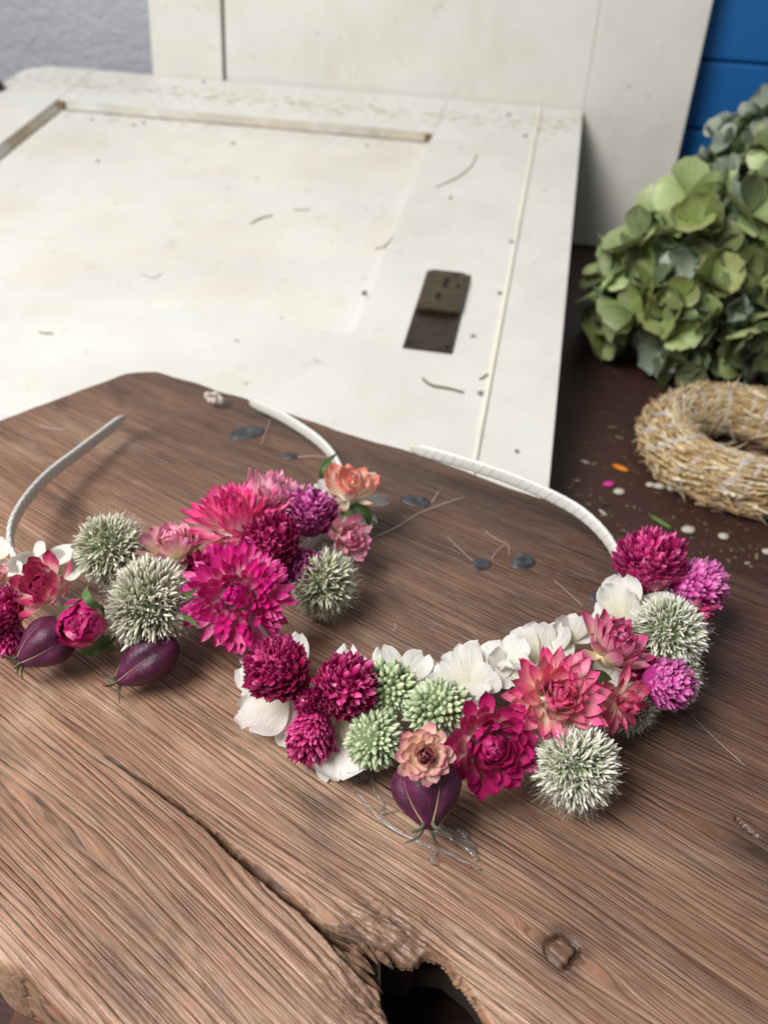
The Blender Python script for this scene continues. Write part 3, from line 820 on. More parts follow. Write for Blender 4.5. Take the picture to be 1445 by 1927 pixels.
def globe_thistle(hb, px, py, z, rpx, axis, label, mats, n=520, hairs=420, seed=0, knob=False, hair_len=.36, tall=.95):
    g = np.random.default_rng(seed); P = at(px, py, z); Rr = rpx * mpp(P); x, y, nn = frame(cdir(*axis)); B = np.stack([x, y, nn], 1)
    Rr *= .99 if knob else 1.14; n = int(n * (1.3 if knob else 2.2)); hairs = int(hairs * (2.2 if knob else 2.2)); M_core, M_flo, M_hair = mats; rc = .82 if knob else .66
    V = []
    for j in range(13):
        a = math.pi * j / 12
        for k in range(20):
            b = 6.2832 * k / 20; V.append(P + Rr * rc * (math.sin(a) * (math.cos(b) * x + math.sin(b) * y) + math.cos(a) * tall * nn))
    F = [(j * 20 + k, j * 20 + (k + 1) % 20, (j + 1) * 20 + (k + 1) % 20, (j + 1) * 20 + k) for j in range(12) for k in range(20)]
    o = link('globe_thistle', make_mesh('globe_thistle', V, F), M_core, hb); o['label'] = label
    N = fib(n, -.85) + g.normal(0, .035 if knob else .05, (n, 3)); N /= np.linalg.norm(N, axis=1)[:, None]
    D = N + g.normal(0, .10 if knob else .32, (n, 3)); rad = np.array([1, 1, tall])
    s = Rr * (g.uniform(.24, .36, n) if knob else g.uniform(.18, .34, n))
    A = basis(D @ B.T, g.normal(0, 1, (n, 3))) * s[:, None, None]
    lop = (1 + .11 * np.sin(2.1 * N[:, :1] + seed) + .09 * np.sin(2.9 * N[:, 1:2] + 2 * seed)); N = N * lop
    s = s * g.lognormal(0, .22, n); A = A * g.lognormal(0, .15, n)[:, None, None]
    scatter('florets', bud_tmpl(.36, .12) if knob else bud_tmpl(.09, .3), A, (N * rad * Rr * (rc - .04)) @ B.T + P, M_flo, o)
    N = fib(hairs, -.95) + g.normal(0, .06, (hairs, 3)); N /= np.linalg.norm(N, axis=1)[:, None]
    if knob:
        keep = N[:, 2] < .85; N = N[keep]
    nh = len(N); D = N + g.normal(0, .28, (nh, 3)); s = Rr * hair_len * g.uniform(.5, 1.35, nh)
    A = basis(D @ B.T, g.normal(0, 1, (nh, 3))) * s[:, None, None]
    scatter('hairs', hair_tmpl(.45, .017), A, (N * rad * Rr * (rc - .02)) @ B.T + P, M_hair, o)
    return o


def seed_pod(hb, px, py, z, rpx, lpx, axis, mats, label, horn=.5, seed=0, spin=0.3):
    """five-lobed capsule; the axis points to the horned tip"""
    r = random.Random(seed); P = at(px, py, z); s = mpp(P); Rr, L = rpx * s * .96, lpx * s * .94; x, y, nn = frame(cdir(*axis)); M_pod, M_rib, M_horn = mats
    prof = lambda t: max(.0, math.sin(math.pi * (.04 + .93 * t ** .92))) ** .74 * (1.08 - .26 * t)
    pt = lambda t, a, k=1.0: P + nn * (t - .5) * 2 * L + Rr * k * prof(t) * (1 - .11 * abs(math.cos(2.5 * (a - spin))) ** 5 + .03 * math.cos(5 * (a - spin) + math.pi) + .035 * (float(fnoise(np.array(3 + 2.2 * math.cos(a) + seed), np.array(3 + 2.2 * math.sin(a) + 2.5 * t), 5, 3)) - .5) * 2) * (math.cos(a) * x + math.sin(a) * y)
    nu, nv = 50, 22; V = []; F = []
    for j in range(nv):
        for k in range(nu):
            V.append(pt(j / (nv - 1), 6.28319 * k / nu))
    F = [(j * nu + k, j * nu + (k + 1) % nu, (j + 1) * nu + (k + 1) % nu, (j + 1) * nu + k) for j in range(nv - 1) for k in range(nu)] + [tuple(range(nu - 1, -1, -1)), tuple((nv - 1) * nu + k for k in range(nu))]
    o = link('seed_pod', make_mesh('seed_pod', V, F), M_pod, hb); o['label'] = label
    for k in range(5):
        a = spin + math.pi / 5 * 2 * k + math.pi / 5 * 0
        pts = [pt(t, a, 1.004) for t in np.linspace(.42, .97, 16)]
        v, f = tube(pts, [Rr * .034 * (.12 + .9 * t * t) for t in np.linspace(0, 1, 16)], 5); link('rib', make_mesh('rib', v, f), M_rib, o)
        b0 = pts[-1]; rad = math.cos(a) * x + math.sin(a) * y; h = Rr * horn * r.uniform(.8, 1.2); sw_ = r.uniform(-.5, .5)
        hp = [b0 - nn * Rr * .02, b0 + h * (.35 * nn + .28 * rad), b0 + h * (.6 * nn + .75 * rad + sw_ * .2 * np.cross(nn, rad)), b0 + h * (.75 * nn + 1.2 * rad + sw_ * .6 * np.cross(nn, rad))]
        hp = [np.array([q[0], q[1], max(q[2], .0008)]) for q in hp]
        v, f = tube(spline(hp, 9), np.linspace(.075, .02, 9) * Rr, 5); link('horn', make_mesh('horn', v, f), M_horn, o)
    return o


def cloth_floret(hb, px, py, z, axis, petals, mat, seed=0):
    """ivory cloth flower: petals given by the pixel of their tip (x, y, z) and half width in pixels"""
    P = at(px, py, z); r = random.Random(seed); ax = cdir(*axis); x, y, nn = frame(ax); rr_ = 3.5 * mpp(P)
    V, F = tube([P - nn * rr_ * 2, P, P + nn * rr_], [rr_ * .5, rr_ * .8, rr_ * .4], 8)
    o = link('cloth_flower', make_mesh('cloth_flower', V, F, np.tile([[.5, .5]], (len(V), 1))), mat, hb); o['label'] = 'ivory cloth flower'
    for (tx, ty, tz, wpx) in petals:
        T = at(tx, ty, tz); d = T - P; L = np.linalg.norm(d); d /= L
        no = norm(ax - d * (ax @ d) + .25 * np.array([r.uniform(-1, 1), r.uniform(-1, 1), r.uniform(-1, 1)])); no = norm(no - d * (no @ d))
        wr = max(.2, min(.66, wpx * 1.12 * mpp(T) / L)); me = petal_mesh(9, 11, round(wr, 2), 'round', round(r.uniform(-.1, .5), 1), round(r.uniform(-.3, .7), 1), .06, r.randint(0, 5), .08)
        link('petal', me, mat, o, mat4(np.cross(d, no), d, no, P, L))
    return o


def leaf(hb, pts, wpx, mat, twist=0.0):
    """narrow folded leaf along pixel points (x, y, z)"""
    P = spline([at(*q) for q in pts], 9); s = mpp(P[0]) * wpx; V = []; U = []
    T = np.gradient(P, axis=0)
    for i in range(9):
        t = i / 8; h = s * math.sin(math.pi * min(.08 + .9 * t, 1)) ** .8; tt = norm(T[i]); sd = norm(np.cross(tt, C_BACK)); a = twist * (t - .3); no = np.cross(sd, tt); sd2 = math.cos(a) * sd + math.sin(a) * no; no2 = np.cross(sd2, tt)
        for k in (-1, -.5, 0, .5, 1):
            V.append(P[i] + sd2 * h * k + no2 * h * .35 * abs(k)); U.append(((k + 1) / 2, t))
    F = [(i * 5 + k, i * 5 + k + 1, (i + 1) * 5 + k + 1, (i + 1) * 5 + k) for i in range(8) for k in range(4)]
    return link('leaf', make_mesh('leaf', V, F, U), mat, hb)


# ------------------------------------------------------------------ satin band
def satin(name, col):
    m = NT(name); oc = m.obj(); n = m.noise(m.mapping(oc, (900, 900, 120)), 1, 2)
    m.set(Base_Color=hexc(col), Roughness=.28, Specular_IOR_Level=.6, Sheen_Weight=.2, Normal=m.bump(n, .12, .0004)); return m.m


M_SATIN = satin('ivory_satin', '#dbdad4'); M_CORE = satin('band_core', '#dfdbcc')


def headband(name, path, label, n_turns, half=.0027, thick=.0008):
    hb = empty(name); tag(hb, label, 'headband', 'flower headbands on the board')
    P = spline([at(*q) for q in path], 260); T = np.gradient(P, axis=0); T /= np.linalg.norm(T, axis=1)[:, None]
    Zv = np.array([0, 0, 1.]); O = np.cross(T, Zv); O /= np.linalg.norm(O, axis=1)[:, None]; Up = np.cross(O, T)
    prof = [(math.copysign(abs(math.cos(a)) ** .6, math.cos(a)), math.copysign(abs(math.sin(a)) ** .75, math.sin(a))) for a in np.linspace(0, 2 * math.pi, 14, endpoint=False)]

    def sweep(i0, i1, rows, g0, g1, slant, taper=None):
        V = []
        for j in range(rows):
            t = j / (rows - 1)
            for (c, s_) in prof:
                fi = np.clip(i0 + (i1 - i0) * t + slant * s_ * (1 if c > 0 else -1), 0, 258.99); k = int(fi); f = fi - k
                q = P[k] * (1 - f) + P[k + 1] * f; o_ = O[k]; u_ = Up[k]; g = g0 + (g1 - g0) * t; tp = 1 if taper is None else taper(fi / 259)
                V.append(q + o_ * (thick + g) * c * tp + u_ * (half * tp + g) * s_)
        m_ = len(prof)
        F = [(j * m_ + k, j * m_ + (k + 1) % m_, (j + 1) * m_ + (k + 1) % m_, (j + 1) * m_ + k) for j in range(rows - 1) for k in range(m_)]
        return V, F
    tp = lambda u: min(1, .55 + 30 * min(u, 1 - u))
    V, F = sweep(0, 259, 200, 0, 0, 0, tp)
    m_ = len(prof); F += [tuple(range(m_ - 1, -1, -1)), tuple(199 * m_ + k for k in range(m_))]
    band = link('band', make_mesh('band', V, F), M_CORE, hb)
    r = random.Random(5); st = 255 / n_turns
    for k in range(n_turns):
        V, F = sweep(2 + k * st, 2 + (k + 1) * st + st * .22, 5, .0002 + r.uniform(0, .00004), .00037 + r.uniform(0, .00006), st * (.36 + r.uniform(-.06, .06)), tp)
        link('ribbon_turn', make_mesh('ribbon_turn', V, F), M_SATIN, band)
    return hb


H1 = headband('flower_headband', ((236, 784, .012), (205, 808, .011), (150, 850, .012), (90, 897, .014), (45, 948, .017), (21, 1000, .019), (28, 1050, .019), (75, 1105, .017), (160, 1150, .014), (280, 1165, .012),
                                  (410, 1135, .010), (530, 1070, .009), (615, 985, .009), (645, 915, .009), (632, 868, .010), (600, 830, .010), (550, 795, .009), (508, 772, .008), (470, 756, .0075)),
              'white ribbon headband with pink strawflowers and dark seed pods, the left one', 78)
H2 = headband('flower_headband', ((772, 842, .020), (830, 858, .021), (890, 876, .021), (960, 900, .020), (1030, 930, .018), (1095, 967, .015), (1145, 1018, .012), (1170, 1075, .010), (1190, 1140, .010), (1180, 1225, .009),
                                  (1110, 1310, .009), (1000, 1350, .008), (880, 1360, .008), (740, 1350, .008), (610, 1305, .008), (530, 1245, .008), (493, 1192, .008), (455, 1130, .006), (425, 1075, .005), (400, 1040, .005)),
              'white ribbon headband with ivory cloth petals and magenta flowers, the right front one', 82)

# ------------------------------------------------------------------ flower colours
def pair(name, base, mid, tip, **k):
    return petal_mat(name, base, mid, tip, **k), petal_mat(name + '_bracts', base, mid, tip, island=True, **k)


C_HOT = pair('hot_pink', '#ffe4de', '#ff86ba', '#fb429a'); C_PALE = pair('pale_pink', '#fdf2e0', '#fdd4da', '#fb9cc4')
C_MAG = pair('magenta', '#f8c8d8', '#e63a94', '#de1890', rough=.26, p=(.14,.52,.95)); C_CRIM = pair('crimson', '#fadcd0', '#dc5684', '#bc2a64')
C_CREAM = pair('cream_pink', '#f6eac6', '#fde2d2', '#fa9cc2'); C_SALM = pair('salmon', '#fff8e8', '#ffe8d4', '#f08676')
C_PEACH = pair('peach', '#fce2c0', '#f6c6b0', '#d6829a'); C_DARKC = pair('dark_crimson', '#a83350', '#a2284a', '#741a38')
C_BURG = pair('burgundy_magenta', '#f6c0c4', '#d83a80', '#c21e72', rough=.22, p=(.08,.42,.95)); C_CORAL = pair('coral_pink', '#fde0c6', '#fb94ac', '#f04a92')
C_RED = pair('dusty_red', '#f8ccbc', '#dc567a', '#c43a62'); C_ROSE = pair('dusty_rose', '#f0ccb2', '#fac0d0', '#ee8cb2'); C_CUP = pair('cream_magenta', '#f4e2b8', '#ea98ae', '#cc2c78')
M_G1 = petal_mat('amaranth_magenta', '#a81860', '#de2a88', '#f46cb0', rough=.36, island=True, vary=.5)
M_G2 = petal_mat('amaranth_violet', '#a82074', '#d446a6', '#f08cce', rough=.38, island=True, vary=.5)
M_G3 = petal_mat('amaranth_deep', '#941458', '#ca2278', '#ec5c9e', rough=.36, island=True, vary=.5)
m = NT('thistle_core'); m.set(Base_Color=hexc('#6c7a52'), Roughness=.9); M_TC = m.m
M_FLO = petal_mat('thistle_floret', '#9cab76', '#ccd3a8', '#f6f2de', rough=.7, trans=.1, island=True, vary=.3, p=(.1, .5, .85))
M_FLOW = petal_mat('thistle_floret_white', '#a3b382', '#d6dcba', '#f8f6ea', rough=.7, trans=.1, island=True, vary=.25, p=(.1, .5, .85))
M_FLOD = petal_mat('thistle_floret_grey', '#a0a47e', '#d2d0b2', '#f4efdc', rough=.75, trans=.1, island=True, vary=.4, p=(.1, .5, .85))
M_HAIR = petal_mat('thistle_hair', '#d2d2b4', '#e9e5d2', '#f4eee0', rough=.7, trans=.1, island=True, vary=.25)
M_KNOB = petal_mat('green_knob', '#86a070', '#bccfa0', '#e4e8c8', rough=.6, trans=.08, island=True, vary=.3)
T_GREEN = (M_TC, M_FLO, M_HAIR); T_WHITE = (M_TC, M_FLOW, M_HAIR); T_GREY = (M_TC, M_FLOD, M_HAIR)
m = NT('purple_pod'); n = m.noise(m.obj(), 130, 6, .7, .8); n2 = m.noise(m.obj(), 420, 6, .7, 1.2)
m.set(Base_Color=m.ramp(n, ((.3, hexc('#2c0c20')), (.55, hexc('#561a3e')), (.8, hexc('#7c3058')))), Roughness=m.math('ADD', .26, m.math('MULTIPLY', n2, .3)), Specular_IOR_Level=.5, Normal=m.bump(n2, .4, .0008)); M_POD = m.m
m = NT('pod_rib'); m.set(Base_Color=m.mix(m.noise(m.obj(), 200, 3), hexc('#8a6a60'), hexc('#b7ad80')), Roughness=.6); M_RIB = m.m
m = NT('pod_horn'); m.set(Base_Color=m.mix(m.noise(m.obj(), 200, 3), hexc('#3b3a30'), hexc('#7d7a60')), Roughness=.7); M_HORN = m.m
POD = (M_POD, M_RIB, M_HORN)
m = NT('ivory_cloth'); uv = m.node('UVMap').outputs[0]; sep = m.node('SeparateXYZ'); m.link(uv, sep.inputs[0])
wv = m.math('MULTIPLY', m.math('SINE', m.math('MULTIPLY', sep.outputs[0], 190.0)), m.math('SINE', m.math('MULTIPLY', sep.outputs[1], 230.0)))
c = m.ramp(sep.outputs[1], ((0, hexc('#f0e8c8')), (.4, hexc('#f4f0e2')), (.8, hexc('#f8f7f2'))))
c = m.mix(m.math('MULTIPLY', m.math('ADD', wv, 1.0), .07), c, hexc('#b9b4a6'))
m.set(Base_Color=c, Roughness=.75, Sheen_Weight=.2, Normal=m.bump(m.noise(m.mapping(uv, (9, 2.5, 1)), 1.0, 4, .6, .6), .5, .0016, m.bump(wv, .35, .0003)))
tr = m.node('BsdfTranslucent'); m.link(c, tr.inputs[0]); mx = m.node('MixShader'); mx.inputs[0].default_value = .3
m.link(m.b.outputs[0], mx.inputs[1]); m.link(tr.outputs[0], mx.inputs[2]); m.link(mx.outputs[0], m.out.inputs['Surface']); M_CLOTH = m.m
M_LEAF = petal_mat('green_leaf', '#5f7a3c', '#4c6e34', '#3f5f33', rough=.5, trans=.15)

# ------------------------------------------------------------------ left headband
cloth_floret(H1, 60, 1075, .016, (-.2, .6, .8), ((92, 1022, .024, 24), (25, 1038, .024, 26), (150, 1040, .02, 24), (58, 1120, .014, 22), (10, 1075, .016, 24)), M_CLOTH, 1)
cloth_floret(H1, -12, 1060, .016, (-.2, .6, .8), ((18, 1015, .022, 24), (-40, 1030, .02, 24), (22, 1085, .012, 18)), M_CLOTH, 11)
cloth_floret(H1, 150, 1070, .014, (.1, .7, .7), ((175, 1030, .022, 20), (122, 1032, .022, 18), (190, 1075, .014, 18)), M_CLOTH, 2)
cloth_floret(H1, 645, 950, .012, (.2, .7, .7), ((592, 912, .018, 24), (612, 985, .013, 24), (735, 935, .010, 17), (700, 998, .005, 26), (712, 905, .016, 9), (570, 940, .018, 20)), M_CLOTH, 3)
globe_thistle(H1, 210, 1032, .022, 64, (-.1, .5, .8), 'pale green spiky globe flower, upper one of the left headband', T_GREEN, 560, 380, 1)
globe_thistle(H1, 285, 1135, .024, 80, (.1, .3, .9), 'grey white spiky globe flower above the dark pod', T_GREY, 700, 520, 2, tall=.9)
globe_thistle(H1, 612, 1100, .014, 64, (.8, -.4, .4), 'shaded grey green spiky globe flower at the right of the left headband', T_GREEN, 460, 420, 3, tall=.8)
strawflower(H1, 88, 1106, .026, 74, (-.25, .42, .85), C_CRIM, 'crimson cupped strawflower', 54, 28, 14, 82, .8, 'spat', .28, (.7, 1.5), .5, .42, .5, 4, .6)
strawflower(H1, 158, 1170, .022, 84, (.02, .02, .95), C_BURG, 'glossy closed crimson strawflower bud', 44, 20, 52, 84, .8, 'spat', .36, (1.3, 1.7), .6, .50, .62, 5, .4)
strawflower(H1, 326, 1044, .020, 78, (0, .88, .46), C_CREAM, 'cream and pink cupped strawflower', 56, 30, 16, 82, .75, 'spat', .24, (.6, 1.0), .5, .30, .68, 6, .5)
strawflower(H1, 510, 950, .026, 84, (.28, .85, .45), C_PALE, 'pale pink strawflower behind the hot pink one', 64, 28, 14, 80, .85, 'lance', .17, (.3, .7), .4, .26, .72, 7, .6)
strawflower(H1, 446, 984, .027, 106, (-.06, .74, .64), C_HOT, 'large hot pink strawflower on top of the left headband', 200, 44, -10, 86, .75, 'lance', .125, (.2, .7), .4, .42, .50, 8, .6)
strawflower(H1, 446, 1122, .030, 100, (.10, .10, 1), C_MAG, 'large open magenta strawflower facing the viewer', 220, 50, -4, 88, 1.4, 'ovate', .15, (.1, 1.5), .5, .52, .34, 9, .45)
strawflower(H1, 658, 928, .021, 70, (.12, .70, .62), C_SALM, 'salmon and cream strawflower at the right end', 54, 28, 12, 82, .75, 'spat', .24, (.6, 1.0), .5, .30, .62, 10, .5)
strawflower(H1, 650, 1012, .018, 56, (.5, .05, .85), C_ROSE, 'dusty pink half open strawflower', 48, 24, 20, 80, .85, 'spat', .25, (.6, 1.2), .5, .32, .55, 11, .6)
strawflower(H1, -6, 1088, .022, 42, (.3, .5, .8), C_CREAM, 'dried cream strawflower cut by the left picture edge', 32, 16, 14, 78, .9, 'ovate', .26, (.6, 1.0), .5, .25, .6, 12)
strawflower(H1, 545, 1088, .012, 44, (.3, -.2, .8), C_DARKC, 'small dark crimson strawflower', 26, 10, 20, 76, 1, 'ovate', .24, (.6, .9), .5, .2, .5, 13)
gomphrena(H1, 583, 974, .024, 46, (.15, .75, .6), M_G2, 'violet globe amaranth', 330, 21)
gomphrena(H1, 512, 1030, .028, 54, (-.1, .5, .85), M_G3, 'deep magenta globe amaranth', 380, 22)
gomphrena(H1, 568, 1062, .020, 40, (.3, -.3, .8), M_G2, 'small violet globe amaranth pointing down', 300, 23)
gomphrena(H1, 8, 1152, .018, 46, (-.3, .5, .8), M_G1, 'bright magenta globe amaranth at the left edge', 320, 24)
gomphrena(H1, 18, 1196, .010, 36, (-.3, -.5, .7), M_G1, 'lower bright magenta globe amaranth at the left edge', 260, 25, spread=.9)
seed_pod(H1, 88, 1212, .014, 52, 62, (-.72, -.52, .35), POD, 'dark purple seed pod, left one', .42, 1, .5)
seed_pod(H1, 276, 1244, .012, 49, 70, (-.75, -.55, .25), POD, 'dark purple seed pod with wiry horns', .5, 2, .9)
leaf(H1, ((168, 1098, .034), (162, 1118, .038), (175, 1138, .036), (192, 1142, .03), (196, 1165, .026)), 8, M_LEAF, 1.0)
leaf(H1, ((155, 1228, .006), (185, 1215, .010), (222, 1198, .014)), 14, M_LEAF, .6)
leaf(H1, ((640, 965, .012), (668, 958, .016), (690, 968, .014), (694, 992, .008)), 12, M_LEAF, .8)
leaf(H1, ((606, 905, .014), (606, 885, .02), (618, 868, .022), (636, 852, .024)), 6, M_LEAF, .5)
for (a, b, c_) in (((352, 1082, .03), (343, 1095, .032), (335, 1108, .032)), ((345, 1118, .03), (360, 1116, .036), (374, 1106, .04)), ((345, 1160, .026), (358, 1166, .03), (375, 1182, .03))):
    leaf(H1, (a, b, c_), 5, M_LEAF, .4)

# ------------------------------------------------------------------ right headband
cloth_floret(H2, 540, 1300, .010, (-.3, .5, .8), ((446, 1252, .016, 34), (455, 1318, .006, 26), (466, 1398, .004, 46), (556, 1414, .003, 32), (515, 1198, .018, 22), (578, 1196, .018, 12), (446, 1335, .007, 10)), M_CLOTH, 4)
cloth_floret(H2, 640, 1350, .012, (0, .3, .9), ((640, 1486, .003, 48), (694, 1458, .006, 40), (655, 1210, .022, 12), (590, 1420, .004, 20)), M_CLOTH, 5)
cloth_floret(H2, 755, 1290, .012, (0, .6, .8), ((718, 1212, .020, 26), (800, 1225, .018, 28), (830, 1262, .012, 24), (690, 1262, .012, 20)), M_CLOTH, 6)
cloth_floret(H2, 890, 1300, .014, (0, .6, .8), ((872, 1210, .022, 26), (822, 1248, .016, 24), (950, 1208, .022, 36), (930, 1260, .022, 30), (880, 1330, .02, 26)), M_CLOTH, 7)
cloth_floret(H2, 1010, 1245, .012, (-.2, .6, .8), ((958, 1195, .020, 34), (1012, 1168, .022, 30), (1062, 1172, .022, 24), (985, 1290, .022, 40), (940, 1265, .02, 34)), M_CLOTH, 8)
cloth_floret(H2, 1172, 1168, .014, (-.3, .6, .75), ((1168, 1082, .028, 34), (1128, 1100, .022, 22), (1124, 1128, .016, 20), (1272, 1122, .022, 24), (1205, 1112, .028, 26), (1110, 1172, .010, 22), (1190, 1195, .02, 16)), M_CLOTH, 9)
cloth_floret(H2, 1215, 1065, .012, (0, .7, .7), ((1190, 1006, .022, 24), (1262, 1022, .018, 22), (1172, 1040, .014, 16)), M_CLOTH, 10)
gomphrena(H2, 527, 1264, .024, 62, (-.25, .6, .75), M_G1, 'tall magenta globe amaranth at the left end', 420, 31, 1.12)
gomphrena(H2, 643, 1300, .024, 62, (.3, .4, .85), M_G1, 'round magenta globe amaranth, second from the left', 400, 32)
gomphrena(H2, 588, 1374, .014, 50, (-.15, -.6, .7), M_G1, 'magenta globe amaranth pointing down to the board', 340, 33, spread=.9)
gomphrena(H2, 575, 1318, .022, 26, (0, .1, .9), M_G3, 'small dark globe amaranth between the others', 160, 37)
gomphrena(H2, 1222, 1068, .026, 60, (-.05, .75, .6), M_G1, 'magenta globe amaranth at the upper right end', 380, 34)
gomphrena(H2, 1300, 1104, .020, 54, (.75, .2, .5), M_G2, 'violet globe amaranth at the right end', 360, 35)
gomphrena(H2, 1248, 1284, .024, 48, (.75, .05, .6), M_G2, 'violet globe amaranth beside the spiky flower', 340, 36)
globe_thistle(H2, 735, 1302, .022, 56, (-.05, .45, .85), 'knobbly pale green globe, upper left of three', (M_TC, M_KNOB, M_HAIR), 190, 320, 41, True, .22)
globe_thistle(H2, 828, 1330, .023, 60, (.1, .3, .9), 'knobbly pale green globe, right of three', (M_TC, M_KNOB, M_HAIR), 180, 340, 42, True, .24)
globe_thistle(H2, 702, 1390, .018, 54, (-.1, .1, .95), 'knobbly pale green globe, lowest of three', (M_TC, M_KNOB, M_HAIR), 180, 320, 43, True, .24)
globe_thistle(H2, 1078, 1446, .017, 78, (.2, -.1, .9), 'white green spiky globe flower at the front', T_WHITE, 720, 420, 44, tall=.92)
globe_thistle(H2, 1255, 1190, .024, 70, (.15, .6, .75), 'pale green spiky globe flower at the right', T_WHITE, 600, 360, 45)
globe_thistle(H2, 1262, 1268, .012, 58, (.85, .0, .4), 'shaded spiky globe flower low at the right', T_GREEN, 480, 380, 46, tall=.85)
globe_thistle(H2, 1190, 1332, .010, 48, (.5, -.4, .7), 'shaded spiky globe flower under the red strawflower', T_GREEN, 360, 320, 47, tall=.85)
seed_pod(H2, 804, 1490, .017, 72, 72, (.03, -.72, .62), POD, 'dark purple seed pod under the peach flower', .42, 3, 1.25)
strawflower(H2, 799, 1420, .034, 57, (.02, .10, .95), C_PEACH, 'peach strawflower with a crimson heart', 48, 30, 4, 50, 1.1, 'ovate', .37, (.4, .9), .35, .48, .42, 14, .5)
strawflower(H2, 802, 1422, .0345, 27, (.0, .1, .95), C_DARKC, 'crimson heart of the peach strawflower', 26, 12, 40, 80, .9, 'ovate', .36, (.9, 1.2), .6, .34, .6, 15)
strawflower(H2, 922, 1404, .022, 98, (.20, .10, .93), C_BURG, 'glossy cupped magenta strawflower at the front', 110, 40, 0, 84, .9, 'ovate', .25, (.7, 1.7), .5, .50, .44, 16, .5)
strawflower(H2, 1044, 1312, .030, 102, (.12, .40, .88), C_CORAL, 'large coral pink strawflower at the middle of the right headband', 110, 44, 0, 84, .9, 'lance', .20, (.2, .9), .5, .42, .52, 17, .6)
strawflower(H2, 1145, 1226, .025, 88, (.38, .72, .54), C_CUP, 'cream and magenta half closed strawflower', 62, 34, 14, 84, .7, 'lance', .25, (.6, 1.2), .5, .32, .64, 18, .6)
strawflower(H2, 1162, 1322, .024, 74, (.28, -.02, .9), C_RED, 'ragged dusty red strawflower', 34, 24, -6, 70, 1.2, 'lance', .2, (.1, .8), .4, .2, .42, 19)
strawflower(H2, 1308, 1152, .018, 54, (.6, -.3, .6), C_BURG, 'dark magenta strawflower at the right end', 38, 22, 4, 76, 1, 'lance', .2, (.3, .9), .4, .25, .5, 20)
leaf(H2, ((1030, 1395, .012), (1000, 1402, .016), (988, 1425, .012)), 8, M_LEAF, .5)
leaf(H2, ((1020, 1400, .014), (1030, 1395, .018), (1042, 1398, .018)), 8, M_LEAF, .3)
leaf(H2, ((1130, 1280, .022), (1128, 1295, .026), (1140, 1302, .026)), 8, M_LEAF, .3)
# more cloth flowers tucked between the blooms
for i, (x, y, z, pts) in enumerate((( 690, 1300, .012, ((668, 1232, .018, 18), (705, 1240, .018, 18), (650, 1262, .016, 18))), (860, 1280, .014, ((905, 1215, .018, 24), (848, 1215, .016, 20), (920, 1300, .018, 24), (800, 1290, .014, 20))),
                                    (1075, 1210, .014, ((1035, 1165, .022, 24), (1090, 1158, .024, 22), (1110, 1185, .016, 18), (1040, 1225, .016, 24))), (950, 1260, .016, ((985, 1200, .024, 28), (915, 1235, .022, 26), (965, 1290, .018, 26), (1010, 1250, .022, 24))),
                                    (1230, 1150, .014, ((1262, 1135, .024, 20), (1225, 1115, .026, 22), (1200, 1160, .022, 22))), (620, 1385, .008, ((618, 1470, .003, 26), (660, 1470, .003, 26), (575, 1405, .003, 20))))):
    cloth_floret(H2, x, y, z, (-.1, .55, .8), pts, M_CLOTH, 40 + i)
for i, (x, y, z, pts) in enumerate(((110, 1080, .014, ((140, 1035, .022, 20), (95, 1030, .024, 22), (75, 1060, .02, 20), (165, 1075, .016, 18))), (600, 955, .014, ((575, 925, .02, 22), (620, 925, .02, 22), (630, 975, .014, 22))))):
    cloth_floret(H1, x, y, z, (-.1, .6, .8), pts, M_CLOTH, 60 + i)
cloth_floret(H2, 1125, 1275, .016, (.1, .5, .85), ((1140, 1235, .022, 16), (1165, 1272, .02, 18), (1105, 1290, .02, 18), (1150, 1295, .016, 18)), M_CLOTH, 71)
gomphrena(H2, 1212, 1268, .016, 34, (.4, .4, .8), M_G3, 'small dark globe amaranth tucked under the half closed strawflower', 160, 38)
leaf(H2, ((1095, 1285, .024), (1120, 1272, .028), (1150, 1278, .026)), 12, M_LEAF, .6)
leaf(H1, ((110, 1180, .018), (130, 1150, .024), (165, 1130, .026)), 14, M_LEAF, .6)
leaf(H1, ((215, 1225, .006), (190, 1200, .012), (175, 1185, .016)), 12, M_LEAF, .4)
gomphrena(H1, 385, 1070, .016, 34, (-.2, .5, .8), M_G3, 'small dark globe amaranth between strawflowers', 160, 39)
# ------------------------------------------------------------------ glue, threads, flecks
m = NT('hot_glue'); m.set(Base_Color=(.95, .92, .88, 1), Roughness=.06, Transmission_Weight=.92, IOR=1.45); M_GLUE = m.m
m = NT('glue_thread'); m.set(Base_Color=hexc('#cfc5b8'), Roughness=.3, Alpha=.75); M_THREAD = m.m


def ooze(name, pts, rads, label, cat, grp=None, flat=.55):
    P = spline([at(x, y, 0) for (x, y) in pts], 40); s = mpp(P[0]); rd = np.interp(np.linspace(0, 1, 40), np.linspace(0, 1, len(rads)), rads) * s
    rd = rd * (1 + .18 * np.sin(np.linspace(0, 19, 40))); V, F = tube(P, rd, 10); V = np.array(V); V[:, 2] = V[:, 2] * flat + .0006
    return tag(link(name, make_mesh(name, V, F), M_GLUE), label, cat, grp)


